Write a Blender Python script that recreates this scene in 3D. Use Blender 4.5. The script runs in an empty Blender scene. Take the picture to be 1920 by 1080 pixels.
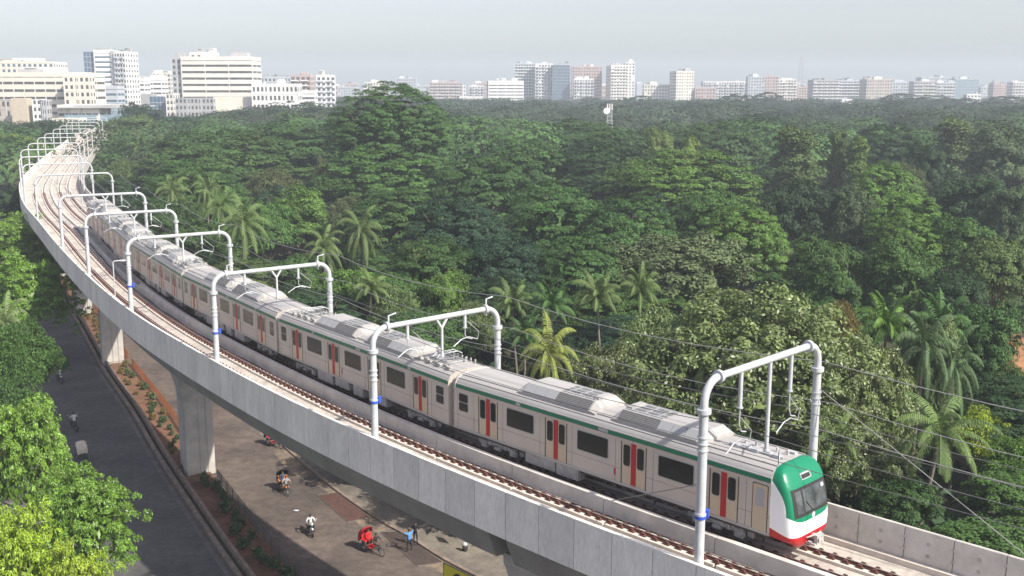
import bpy, bmesh, math, random
import numpy as np
from mathutils import Vector, Matrix
rng = np.random.default_rng(7); random.seed(7)
R = math.radians
scene = bpy.context.scene
COL = scene.collection

# ------------------------------------------------------------------ camera
F_PX, Y_H, H_CAM = 2000.0, 159.0, 31.7
PITCH = math.atan((540 - Y_H) / F_PX)
cam_d = bpy.data.cameras.new('camera'); cam = bpy.data.objects.new('camera', cam_d); COL.objects.link(cam)
cam_d.sensor_width = 36; cam_d.lens = F_PX / 1920 * 36; cam_d.clip_start = .5; cam_d.clip_end = 12000
cam.location = (0, 0, H_CAM); cam.rotation_euler = (math.pi / 2 - PITCH, 0, 0)
scene.camera = cam

# ------------------------------------------------------------------ world, sun, exposure
SUN_DIR = Vector((0.80, -0.60, 0)).normalized(); SUN_EL = R(42)
w = bpy.data.worlds.new('World'); scene.world = w; w.use_nodes = True
nt = w.node_tree; bg = nt.nodes['Background']
sky = nt.nodes.new('ShaderNodeTexSky'); sky.sky_type = 'NISHITA'; sky.sun_disc = False
sky.sun_elevation = SUN_EL; sky.sun_rotation = math.atan2(SUN_DIR.x, SUN_DIR.y)
sky.air_density = 1.0; sky.dust_density = 2.0; sky.ozone_density = 2.2
hs = nt.nodes.new('ShaderNodeHueSaturation'); hs.inputs['Saturation'].default_value = .5; hs.inputs['Hue'].default_value = .545
nt.links.new(sky.outputs[0], hs.inputs['Color']); nt.links.new(hs.outputs[0], bg.inputs[0]); bg.inputs[1].default_value = 0.13
sd = bpy.data.lights.new('sun', 'SUN'); sun = bpy.data.objects.new('sun', sd); COL.objects.link(sun)
sd.energy = 5.0; sd.angle = R(0.9); sd.color = (1.0, .93, .82)
S3 = Vector((SUN_DIR.x * math.cos(SUN_EL), SUN_DIR.y * math.cos(SUN_EL), math.sin(SUN_EL)))
sun.rotation_euler = S3.to_track_quat('Z', 'Y').to_euler()
scene.view_settings.view_transform = 'Standard'; scene.view_settings.look = 'None'
scene.view_settings.gamma = 1.0; scene.view_settings.exposure = 0.65
cy = scene.cycles
cy.use_denoising = True; cy.volume_bounces = 0; cy.max_bounces = 5; cy.diffuse_bounces = 3
cy.glossy_bounces = 2; cy.transmission_bounces = 3; cy.transparent_max_bounces = 8
cy.caustics_reflective = False; cy.caustics_refractive = False
HAZE_DENSITY = 0.00037

# ------------------------------------------------------------------ projection helpers
def unp(x, y, z=0.0):
    d = y - 540
    yy = F_PX * math.cos(PITCH) - d * math.sin(PITCH); zz = -F_PX * math.sin(PITCH) - d * math.cos(PITCH)
    t = (z - H_CAM) / zz
    return (x - 960) * t, yy * t
def at_dist(x, Y, z):
    fw = Y * math.cos(PITCH) - (z - H_CAM) * math.sin(PITCH)
    return (x - 960) / F_PX * fw, Y
def z_at(y, Y):                                   # height seen at image row y at distance Y
    d = y - 540
    yy = F_PX * math.cos(PITCH) - d * math.sin(PITCH); zz = -F_PX * math.sin(PITCH) - d * math.cos(PITCH)
    return H_CAM + zz / yy * Y

# ------------------------------------------------------------------ mesh helpers
class MB:
    def __init__(s): s.v = []; s.f = []; s.mi = []; s.sm = []; s.M = None
    def add(s, vs, fs, mi=0, smooth=False):
        o = len(s.v)
        for p in vs:
            s.v.append(tuple(s.M @ Vector(p)) if s.M is not None else tuple(p))
        for f in fs: s.f.append([i + o for i in f]); s.mi.append(mi); s.sm.append(smooth)
    def box(s, c, d, rz=0, mi=0, taper=1.0, M=None):
        x, y, z = d[0] / 2, d[1] / 2, d[2] / 2; cs, sn = math.cos(rz), math.sin(rz); vs = []
        for k, t in ((-1, 1.0), (1, taper)):
            for a, b in ((-1, -1), (1, -1), (1, 1), (-1, 1)):
                px, py = a * x * t, b * y * t
                vs.append((c[0] + px * cs - py * sn, c[1] + px * sn + py * cs, c[2] + k * z))
        s.add(vs, [(0, 3, 2, 1), (4, 5, 6, 7), (0, 1, 5, 4), (1, 2, 6, 5), (2, 3, 7, 6), (3, 0, 4, 7)], mi)
    def loft(s, rings, mi=0, closed=True, caps=True, smooth=False):
        n = len(rings[0]); vs = [p for r in rings for p in r]; fs = []
        for i in range(len(rings) - 1):
            for j in range(n if closed else n - 1):
                k = (j + 1) % n
                fs.append((i * n + j, i * n + k, (i + 1) * n + k, (i + 1) * n + j))
        s.add(vs, fs, mi, smooth)
        if caps:
            s.add(rings[0], [tuple(range(n))[::-1]], mi); s.add(rings[-1], [tuple(range(n))], mi)
    def tube(s, pts, r, n=8, mi=0, caps=True):
        pts = [Vector(p) for p in pts]; rs = r if isinstance(r, (list, tuple)) else [r] * len(pts); rings = []
        up = Vector((0, 0, 1)); prev = None
        for i, p in enumerate(pts):
            t = (pts[min(i + 1, len(pts) - 1)] - pts[max(i - 1, 0)])
            t = t.normalized() if t.length > 1e-9 else Vector((0, 0, 1))
            a = prev if prev is not None else (Vector((1, 0, 0)) if abs(t.z) > .9 else up)
            a = (a - t * a.dot(t)); a = a.normalized() if a.length > 1e-6 else t.orthogonal().normalized()
            b = t.cross(a); prev = a
            rings.append([p + (a * math.cos(2 * math.pi * k / n) + b * math.sin(2 * math.pi * k / n)) * rs[i] for k in range(n)])
        s.loft(rings, mi, True, caps, True)
    def cyl(s, a, b, r, n=12, mi=0): s.tube([a, b], r, n, mi)
    def torus(s, c, ax, r, r2, n=20, mi=0):
        ax = Vector(ax).normalized(); a = ax.orthogonal().normalized(); b = ax.cross(a); c = Vector(c)
        rings = []
        for i in range(n + 1):
            d = a * math.cos(2 * math.pi * i / n) + b * math.sin(2 * math.pi * i / n)
            rings.append([c + d * (r + r2 * math.cos(q)) + ax * r2 * math.sin(q) for q in (0, 1.57, 3.14, 4.71)])
        s.loft(rings, mi, True, False, True)
    def blob(s, c, rad, mi=0, n=8, m=5):
        rings = []
        for i in range(m + 1):
            th = math.pi * (i / m); sr = max(math.sin(th), .02)
            rings.append([(c[0] + rad[0] * sr * math.cos(2 * math.pi * k / n), c[1] + rad[1] * sr * math.sin(2 * math.pi * k / n), c[2] - rad[2] * math.cos(th)) for k in range(n)])
        s.loft(rings, mi, True, True, True)
    def build(s, name, mats, parent=None, world=False):
        me = bpy.data.meshes.new(name)
        vs = s.v
        if world and parent is not None:
            l = parent.location; vs = [(p[0] - l.x, p[1] - l.y, p[2] - l.z) for p in vs]
        me.from_pydata(vs, [], s.f)
        if not isinstance(mats, (list, tuple)): mats = [mats]
        for m in mats: me.materials.append(m)
        me.polygons.foreach_set('material_index', s.mi); me.polygons.foreach_set('use_smooth', s.sm)
        me.update()
        o = bpy.data.objects.new(name, me); COL.objects.link(o); o.parent = parent
        return o

def empty(name, label, cat, loc=(0, 0, 0), rz=0, group=None):
    o = bpy.data.objects.new(name, None); COL.objects.link(o); o.location = loc; o.rotation_euler = (0, 0, rz)
    o['label'] = label; o['category'] = cat
    if group: o['group'] = group
    return o
def tag(o, label, cat, group=None):
    o['label'] = label; o['category'] = cat
    if group: o['group'] = group
    return o
def setting(o): o['kind'] = 'structure'; return o
def copy_tree(o, parent=None, keep=None):
    c = o.copy(); COL.objects.link(c); c.parent = parent
    for ch in list(o.children): copy_tree(ch, c)
    return c

# ------------------------------------------------------------------ materials
def mat(name, c, rough=.7, metal=0, c2=None, scale=1.0, fac=(.35, .65), bump=0, bscale=None, coords='Object', detail=5, spec=.4, island=0, stretch=None, grime=0):
    m = bpy.data.materials.new(name); m.use_nodes = True; t = m.node_tree; b = t.nodes['Principled BSDF']
    b.inputs['Roughness'].default_value = rough; b.inputs['Metallic'].default_value = metal
    b.inputs['Specular IOR Level'].default_value = spec
    b.inputs['Base Color'].default_value = (*c, 1)
    if c2 is not None or bump:
        tc = t.nodes.new('ShaderNodeTexCoord'); src = tc.outputs[coords]
        if stretch:
            mp = t.nodes.new('ShaderNodeMapping'); mp.inputs['Scale'].default_value = stretch
            t.links.new(src, mp.inputs[0]); src = mp.outputs[0]
    if c2 is not None:
        n = t.nodes.new('ShaderNodeTexNoise'); n.inputs['Scale'].default_value = scale; n.inputs['Detail'].default_value = detail
        n.inputs['Roughness'].default_value = .65
        t.links.new(src, n.inputs['Vector'])
        r = t.nodes.new('ShaderNodeMapRange'); r.inputs[1].default_value = fac[0]; r.inputs[2].default_value = fac[1]
        t.links.new(n.outputs[0], r.inputs[0])
        mx = t.nodes.new('ShaderNodeMix'); mx.data_type = 'RGBA'
        mx.inputs[6].default_value = (*c, 1); mx.inputs[7].default_value = (*c2, 1)
        t.links.new(r.outputs[0], mx.inputs[0]); out = mx.outputs[2]
        if island:
            g = t.nodes.new('ShaderNodeNewGeometry'); r2 = t.nodes.new('ShaderNodeMapRange')
            r2.inputs[3].default_value = 1 - island; r2.inputs[4].default_value = 1 + island
            t.links.new(g.outputs['Random Per Island'], r2.inputs[0])
            v = t.nodes.new('ShaderNodeVectorMath'); v.operation = 'SCALE'
            t.links.new(out, v.inputs[0]); t.links.new(r2.outputs[0], v.inputs['Scale']); out = v.outputs[0]
        if grime:                                # blotches of dirt and patching at two sizes
            for sc_, lo in ((scale * .35, 1 - grime * .6), (scale * 7, 1 - grime)):
                n3 = t.nodes.new('ShaderNodeTexNoise'); n3.inputs['Scale'].default_value = sc_; n3.inputs['Detail'].default_value = 8; n3.inputs['Roughness'].default_value = .7
                t.links.new(src, n3.inputs['Vector']); r3 = t.nodes.new('ShaderNodeMapRange'); r3.inputs[1].default_value = .3; r3.inputs[2].default_value = .62
                r3.inputs[3].default_value = lo; r3.inputs[4].default_value = 1.08; t.links.new(n3.outputs[0], r3.inputs[0])
                v3 = t.nodes.new('ShaderNodeVectorMath'); v3.operation = 'SCALE'; t.links.new(out, v3.inputs[0]); t.links.new(r3.outputs[0], v3.inputs['Scale']); out = v3.outputs[0]
        t.links.new(out, b.inputs['Base Color'])
    if bump:
        n2 = t.nodes.new('ShaderNodeTexNoise'); n2.inputs['Scale'].default_value = bscale or scale * 6; n2.inputs['Detail'].default_value = 4
        t.links.new(src, n2.inputs['Vector'])
        bp = t.nodes.new('ShaderNodeBump'); bp.inputs['Strength'].default_value = bump; bp.inputs['Distance'].default_value = .05
        t.links.new(n2.outputs[0], bp.inputs['Height']); t.links.new(bp.outputs[0], b.inputs['Normal'])
    return m

M = {}
M['panel'] = mat('panel_concrete', (.74, .715, .66), .85, c2=(.63, .61, .57), scale=1.0, bump=.15, bscale=8, island=.08, stretch=(1.3, 1.3, .35), grime=.14)
M['conc'] = mat('concrete', (.47, .45, .41), .9, c2=(.33, .32, .30), scale=.5, bump=.2, bscale=5)
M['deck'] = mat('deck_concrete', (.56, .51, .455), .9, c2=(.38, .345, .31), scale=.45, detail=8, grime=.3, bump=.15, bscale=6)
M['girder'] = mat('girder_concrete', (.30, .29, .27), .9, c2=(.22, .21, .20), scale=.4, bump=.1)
M['plinth'] = mat('plinth_concrete', (.66, .60, .53), .85, c2=(.50, .46, .41), scale=1.2)
M['wallc'] = mat('barrier_concrete', (.60, .575, .53), .9, c2=(.44, .42, .39), scale=.8, bump=.15, bscale=8)
M['rust'] = mat('rail_rust', (.14, .055, .042), .75, c2=(.08, .035, .03), scale=3)
M['railtop'] = mat('rail_head', (.62, .58, .52), .3, .8)
M['black'] = mat('black_rubber', (.02, .02, .02), .7)
M['white'] = mat('white_steel_paint', (.46, .48, .50), .42, c2=(.38, .40, .42), scale=2.5)
M['galv'] = mat('galvanised_steel', (.45, .46, .47), .45, .5)
M['blue'] = mat('blue_paint', (.03, .08, .45), .5)
M['wire'] = mat('overhead_wire', (.16, .16, .16), .5, .3); M['feeder'] = mat('feeder_wire', (.26, .26, .26), .5)
M['asph'] = mat('asphalt', (.072, .072, .074), .85, c2=(.11, .107, .105), scale=.25, detail=9, grime=.35, bump=.15, bscale=20)
M['road2'] = mat('worn_road', (.085, .070, .062), .9, c2=(.165, .130, .108), scale=.16, detail=10, fac=(.36, .66), grime=.45, bump=.15, bscale=15)
M['edge'] = mat('dusty_edge', (.15, .14, .13), .95, c2=(.085, .08, .078), scale=.7, detail=8)
M['pave'] = mat('pavement', (.22, .195, .16), .95, c2=(.12, .105, .09), scale=.25, detail=10, grime=.4, bump=.1, bscale=12)
M['kerb'] = mat('kerb_concrete', (.27, .21, .17), .9, c2=(.14, .11, .09), scale=1.5)
M['soil'] = mat('red_soil', (.20, .095, .055), 1, c2=(.11, .065, .04), scale=1.2, detail=8, bump=.5, bscale=8)
M['ochre'] = mat('ochre_soil', (.38, .19, .09), 1, c2=(.24, .11, .055), scale=.4, detail=8, bump=.4, bscale=5)
M['ground'] = mat('forest_floor', (.035, .045, .02), 1, c2=(.06, .055, .03), scale=.12, detail=8, bump=.5, bscale=3)
M['lawn'] = mat('lawn', (.04, .075, .02), 1, c2=(.028, .05, .016), scale=.4, detail=8, bump=.4, bscale=10)
M['grate'] = mat('iron_grate', (.085, .06, .052), .7, c2=(.05, .04, .036), scale=3)
M['steel'] = mat('car_body_steel', (.445, .40, .355), .45, .0, c2=(.395, .355, .315), scale=.6, spec=.5)
M['roof'] = mat('car_roof_paint', (.40, .39, .38), .5, c2=(.33, .32, .31), scale=.8, stretch=(.3, 3, 1))
M['door'] = mat('door_panel', (.46, .38, .28), .4, .1, c2=(.42, .35, .26), scale=2)
M['glass'] = mat('dark_glass', (.010, .011, .011), .12, spec=.22)
M['red'] = mat('red_paint', (.33, .004, .010), .45)
M['green'] = mat('green_paint', (.0, .15, .075), .4)
M['dark'] = mat('underframe', (.045, .042, .04), .8, c2=(.08, .075, .07), scale=4)
M['box'] = mat('equipment_box_steel', (.42, .41, .39), .6, c2=(.30, .29, .28), scale=3)
M['bogie'] = mat('bogie_steel', (.24, .235, .22), .6, c2=(.07, .068, .065), scale=6)
M['acp'] = mat('air_conditioner_panel', (.30, .31, .32), .5)
def grille(name, c1, c2, sc):
    m = mat(name, c1, .6); t = m.node_tree; b = t.nodes['Principled BSDF']
    tc = t.nodes.new('ShaderNodeTexCoord'); wv = t.nodes.new('ShaderNodeTexWave'); wv.bands_direction = 'Z'; wv.inputs['Scale'].default_value = sc
    mx = t.nodes.new('ShaderNodeMix'); mx.data_type = 'RGBA'; mx.inputs[6].default_value = (*c1, 1); mx.inputs[7].default_value = (*c2, 1)
    t.links.new(tc.outputs['Object'], wv.inputs[0]); t.links.new(wv.outputs[0], mx.inputs[0]); t.links.new(mx.outputs[2], b.inputs['Base Color'])
    return m
M['grill'] = grille('air_grille', (.06, .06, .06), (.19, .19, .19), 5)

def foliage(name, trans=.22, gloss=.45, spec=.35):
    m = bpy.data.materials.new(name); m.use_nodes = True; t = m.node_tree; b = t.nodes['Principled BSDF']; out = t.nodes['Material Output']
    oi = t.nodes.new('ShaderNodeObjectInfo'); at = t.nodes.new('ShaderNodeAttribute'); at.attribute_name = 'tone'
    r = t.nodes.new('ShaderNodeMapRange'); r.inputs[3].default_value = .5; r.inputs[4].default_value = 1.45
    t.links.new(at.outputs['Fac'], r.inputs[0])
    v = t.nodes.new('ShaderNodeVectorMath'); v.operation = 'SCALE'
    t.links.new(oi.outputs['Color'], v.inputs[0]); t.links.new(r.outputs[0], v.inputs['Scale'])
    t.links.new(v.outputs[0], b.inputs['Base Color']); b.inputs['Roughness'].default_value = gloss; b.inputs['Specular IOR Level'].default_value = spec
    tr = t.nodes.new('ShaderNodeBsdfTranslucent'); v2 = t.nodes.new('ShaderNodeVectorMath'); v2.operation = 'MULTIPLY'; v2.inputs[1].default_value = (1.3, 1.35, .6)
    t.links.new(v.outputs[0], v2.inputs[0]); t.links.new(v2.outputs[0], tr.inputs[0])
    ms = t.nodes.new('ShaderNodeMixShader'); ms.inputs[0].default_value = trans
    t.links.new(b.outputs[0], ms.inputs[1]); t.links.new(tr.outputs[0], ms.inputs[2]); t.links.new(ms.outputs[0], out.inputs[0])
    return m
M['leaf'] = foliage('foliage', .10, .6, .2)
M['leafg'] = foliage('glossy_foliage', .18, .42, .45)
M['bark'] = mat('bark', (.10, .075, .055), .95, c2=(.16, .13, .10), scale=2, stretch=(3, 3, .5))
M['palmbark'] = mat('palm_bark', (.17, .15, .13), .95, c2=(.14, .12, .10), scale=2)
# ------------------------------------------------------------------ viaduct alignment (left edge of the deck, traced on the ground plan)
LE = [(23.5, 21.0), (15.0, 29.1), (6.6, 37.2), (-3.2, 47.2), (-12.6, 58), (-22, 70.5), (-30.6, 83), (-40.5, 99.5), (-51.5, 119.2), (-62.4, 139.5), (-74.3, 161.5), (-88.5, 191.5), (-98.2, 216), (-108, 243), (-122.5, 284.5), (-139, 333), (-158.5, 391), (-171, 438), (-178, 482), (-182, 540)]
def catmull(Pn, n=12):
    Pn = [np.array(p, float) for p in Pn]; Pn = [2 * Pn[0] - Pn[1]] + Pn + [2 * Pn[-1] - Pn[-2]]; o = []
    for i in range(1, len(Pn) - 2):
        for k in range(n):
            t = k / n; a, b, c, d = Pn[i - 1:i + 3]
            o.append(.5 * ((2 * b) + (-a + c) * t + (2 * a - 5 * b + 4 * c - d) * t * t + (-a + 3 * b - 3 * c + d) * t ** 3))
    o.append(Pn[-2]); return np.array(o)
_L = catmull(LE)
for _ in range(14):
    _B = _L.copy(); _B[1:-1] = (_L[:-2] + _L[1:-1] * 2 + _L[2:]) / 4; _L = _B
_T = np.gradient(_L, axis=0); _T /= np.linalg.norm(_T, axis=1)[:, None]; _N = np.stack([_T[:, 1], -_T[:, 0]], 1)
_s0 = np.r_[0, np.cumsum(np.linalg.norm(np.diff(_L, axis=0), axis=1))]
def sstep(a, b, x): t = min(max((x - a) / (b - a), 0), 1); return t * t * (3 - 2 * t)
_hw = np.array([4.5 + .8 * sstep(95, 150, q) for q in _s0])
_C = _L + _N * _hw[:, None]
_d = np.r_[0, np.cumsum(np.linalg.norm(np.diff(_C, axis=0), axis=1))]
S_END = float(_d[-1]) - 1
def HW(s): return float(np.interp(s, _d, _hw))
def frame(s):
    c = np.array([np.interp(s, _d, _C[:, 0]), np.interp(s, _d, _C[:, 1])])
    a = np.array([np.interp(s + .6, _d, _C[:, 0]), np.interp(s + .6, _d, _C[:, 1])]); b = np.array([np.interp(s - .6, _d, _C[:, 0]), np.interp(s - .6, _d, _C[:, 1])])
    t = (a - b) / np.linalg.norm(a - b); return c, t, np.array([t[1], -t[0]])
def P(s, off=0, z=0.0):
    c, t, n = frame(s); q = c + n * off; return (float(q[0]), float(q[1]), z)
Z_DECK, Z_RAIL, Z_PAR = 12.62, 12.90, 14.2
SS = list(np.arange(1, 240, 2.0)) + list(np.arange(240, S_END, 5.0))

def sweep(mb, prof, s_list, mi=0, caps=True):   # prof: [(off(k), z)] offsets may be functions of s
    rings = [[P(s, (o(s) if callable(o) else o), z) for o, z in prof] for s in s_list]
    mb.loft(rings, mi, True, caps)

S_J = [40.5]                                      # expansion joint over the first pier
via = empty('viaduct', 'curving elevated concrete railway viaduct with pale parapets carrying the train', 'viaduct', P(120, 0, 0))
def part(mb, name, m, p=via): return mb.build(name, m, p, world=True)
# deck slab with wings
mb = MB(); H = lambda k, d=0: (lambda s: k * HW(s) + d)
sweep(mb, [(H(-1, .22), Z_DECK), (H(-1, .22), 12.3), (-3.4, 11.95), (3.4, 11.95), (H(1, -.22), 12.3), (H(1, -.22), Z_DECK)], SS)
part(mb, 'deck', M['deck'])
# box girder in two lengths with a gap at the expansion joint
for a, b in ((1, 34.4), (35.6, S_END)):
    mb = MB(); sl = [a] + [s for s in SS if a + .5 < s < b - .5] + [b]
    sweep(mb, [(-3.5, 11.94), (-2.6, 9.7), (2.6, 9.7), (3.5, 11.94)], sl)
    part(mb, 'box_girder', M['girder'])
# parapets made of separate precast panels
def parapet(sign, name):
    mb = MB(); s = 1.0; k = 0
    while s < S_END - 3:
        L = 2.0 if s < 150 else 4.0
        ends = [s + .018, s + L * .5, s + L - .018]
        prof = [(H(sign), Z_PAR), (H(sign, sign * .02), 11.98), (H(sign, -sign * .20), 11.98), (H(sign, -sign * .16), Z_PAR)]
        if sign > 0: prof = prof[::-1]
        rings = [[P(q, o(q), z) for o, z in prof] for q in ends]
        mb.loft(rings, 0, True, True); s += L; k += 1
    o = part(mb, name, M['panel'] if sign < 0 else M['wallc'])
    # coping line
    return o
parapet(-1, 'parapet'); parapet(1, 'parapet')
mb = MB()
for sg in (-1, 1):
    sweep(mb, [(H(sg, -.17 * sg - .11), 12.64), (H(sg, -.17 * sg - .11), 12.95), (H(sg, -.17 * sg + .11), 12.95), (H(sg, -.17 * sg + .11), 12.64)] if False else
          [(H(sg, -sg * .45), 12.625), (H(sg, -sg * .21), 12.625), (H(sg, -sg * .21), 12.86), (H(sg, -sg * .45), 12.86)], SS)
part(mb, 'cable_trough', M['plinth'])
# form tie marks on the inner face of the far parapet
mb = MB()
for s in np.arange(3, 60, 1.0):
    for z in (13.25, 13.75):
        x, y, zz = P(s, HW(s) - .215, z + .06 * math.sin(s * 3)); c, t, n = frame(s)
        mb.box((x, y, zz), (.11, .02, .11), math.atan2(t[1], t[0]))
part(mb, 'tie_mark', M['box'])['kind'] = 'stuff'

# tracks
TR = {-1: -1.85, 1: 1.78}
def troff(side, s): return TR[side] * (1 + .15 * sstep(95, 150, s))
def strip(mb, off, w0, z0, z1, s_list, mi=0, w1=None):
    w1 = w1 if w1 is not None else w0
    sweep(mb, [((lambda s: off(s) - w0 / 2), z0), ((lambda s: off(s) + w0 / 2), z0), ((lambda s: off(s) + w1 / 2), z1), ((lambda s: off(s) - w1 / 2), z1)], s_list, mi)
fast = MB()
for side in (-1, 1):
    for r in (-.76, .76):
        off = (lambda s, side=side, r=r: troff(side, s) + r)
        a = 1.0
        pl = MB()
        while a < S_END - 10:                     # plinths in lengths
            b = a + (5.8 if a < 180 else 20); ln = list(np.linspace(a + .06, b - .06, 4)); strip(pl, off, .72, 12.60, 12.755, ln); a = b
        part(pl, 'plinth', M['plinth'])
        rl = MB(); strip(rl, off, .16, 12.80, 12.83, SS); strip(rl, off, .05, 12.83, 12.865, SS)
        strip(rl, off, .085, 12.865, 12.90, SS)
        strip(rl, off, .062, 12.90, 12.906, SS, 1)
        part(rl, 'rail', [M['rust'], M['railtop']])
        s = 1.3
        while s < 200:
            c, t, n = frame(s); x, y, z = P(s, off(s), 12.785); fast.box((x, y, z), (.30, .46, .07), math.atan2(t[1], t[0]), 0)
            for dd in (-.15, .15):
                x, y, z = P(s, off(s) + dd, 12.86); fast.box((x, y, z), (.16, .09, .09), math.atan2(t[1], t[0]), 0)
            s += .62 if s < 110 else 1.24
o = part(fast, 'rail_fastening', M['rust']); o['kind'] = 'stuff'
# low barrier wall between the tracks, with one open joint
mb = MB()
a = 1.0
S_BR = 34.0
while a < S_END - 12:
    L = 6.0 if a < 180 else 18
    b = a + L; ln = list(np.linspace(a + .02, b - .02, 4))
    if abs(b - S_BR) < L: pass
    zt = 13.32 if a < 95 else 12.85
    sweep(mb, [(-.30, 12.61), (.02, 12.61), (.02, zt), (-.26, zt)], ln); a = b
part(mb, 'barrier_wall', M['wallc'])
# cables lying along the deck
mb = MB()
for off, s1 in ((-.62, 150), (-.50, 150)):
    mb.tube([P(s, off + .05 * math.sin(s * .7), 12.66) for s in np.arange(2, s1, 1.5)], .035, 5)
part(mb, 'cable', M['black'])

# piers
PIERS = [(0.0, 50.6, 50.0), (-27.0, 84.8, 80.0), (-46.4, 120.2, 120), (-61.0, 147.2, 0), (-75.2, 175.0, 0)]
plist = [35.0, 80.2, 121.0, 151.5, 183.0] + [183.0 + 31 * k for k in range(1, 11)]
ord_ = ['under the nearest end of the viaduct', 'nearest whole pier standing in the planted median, with flared top', 'second whole pier along the planted median', 'third whole pier along the median beside the dark road', 'fourth pier along the median beside the left trees']
NTH = dict(zip(range(6, 17), 'sixth seventh eighth ninth tenth eleventh twelfth thirteenth fourteenth fifteenth sixteenth'.split()))
for k, s in enumerate(plist):
    if s > S_END - 5: break
    c, t, n = frame(s); x, y, z = P(s, 0, 0); rz = math.atan2(t[1], t[0])
    lab = 'grey concrete viaduct pier, ' + (ord_[k] if k < 5 else '%s pier from the camera, far along the curve' % NTH[k + 1])
    e = empty('viaduct_pier', lab, 'pier', (x, y, 0), rz, 'piers under the viaduct')
    m = MB()                                     # column: grooved rectangle
    def ring(hx, hy, z): 
        g = .08; pts = []
        for qx, qy in ((-1, -1), (1, -1), (1, 1), (-1, 1)): pass
        yy = [-1, -.55, -.45, -.1, 0, .1, .45, .55, 1]
        dep = [0, 0, g, g, 0, g, g, 0, 0]
        pts = [(-hx + d, hy * a, z) for a, d in zip(yy, dep)][::-1] + [(hx - d, hy * a, z) for a, d in zip(yy, dep)]
        return pts
    m.loft([ring(.95, 1.15, 0), ring(.95, 1.15, 6.6)], 0)
    m.build('column', M['conc'], e)
    m = MB(); rr = lambda hx, hy, z: [(-hx, -hy, z), (hx, -hy, z), (hx, hy, z), (-hx, hy, z)]
    m.loft([rr(.97, 1.17, 6.6), rr(1.0, 1.24, 7.5), rr(1.08, 1.52, 8.5), rr(1.15, 1.66, 8.9), rr(1.15, 1.66, 9.45)], 0)
    m.build('cap', M['conc'], e)
    m = MB()
    for a in (-.7, .7):
        for b in (-1.1, 1.1): m.box((a, b, 9.6), (.6, .6, .3))
    m.build('bearing', M['dark'], e)

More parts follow.
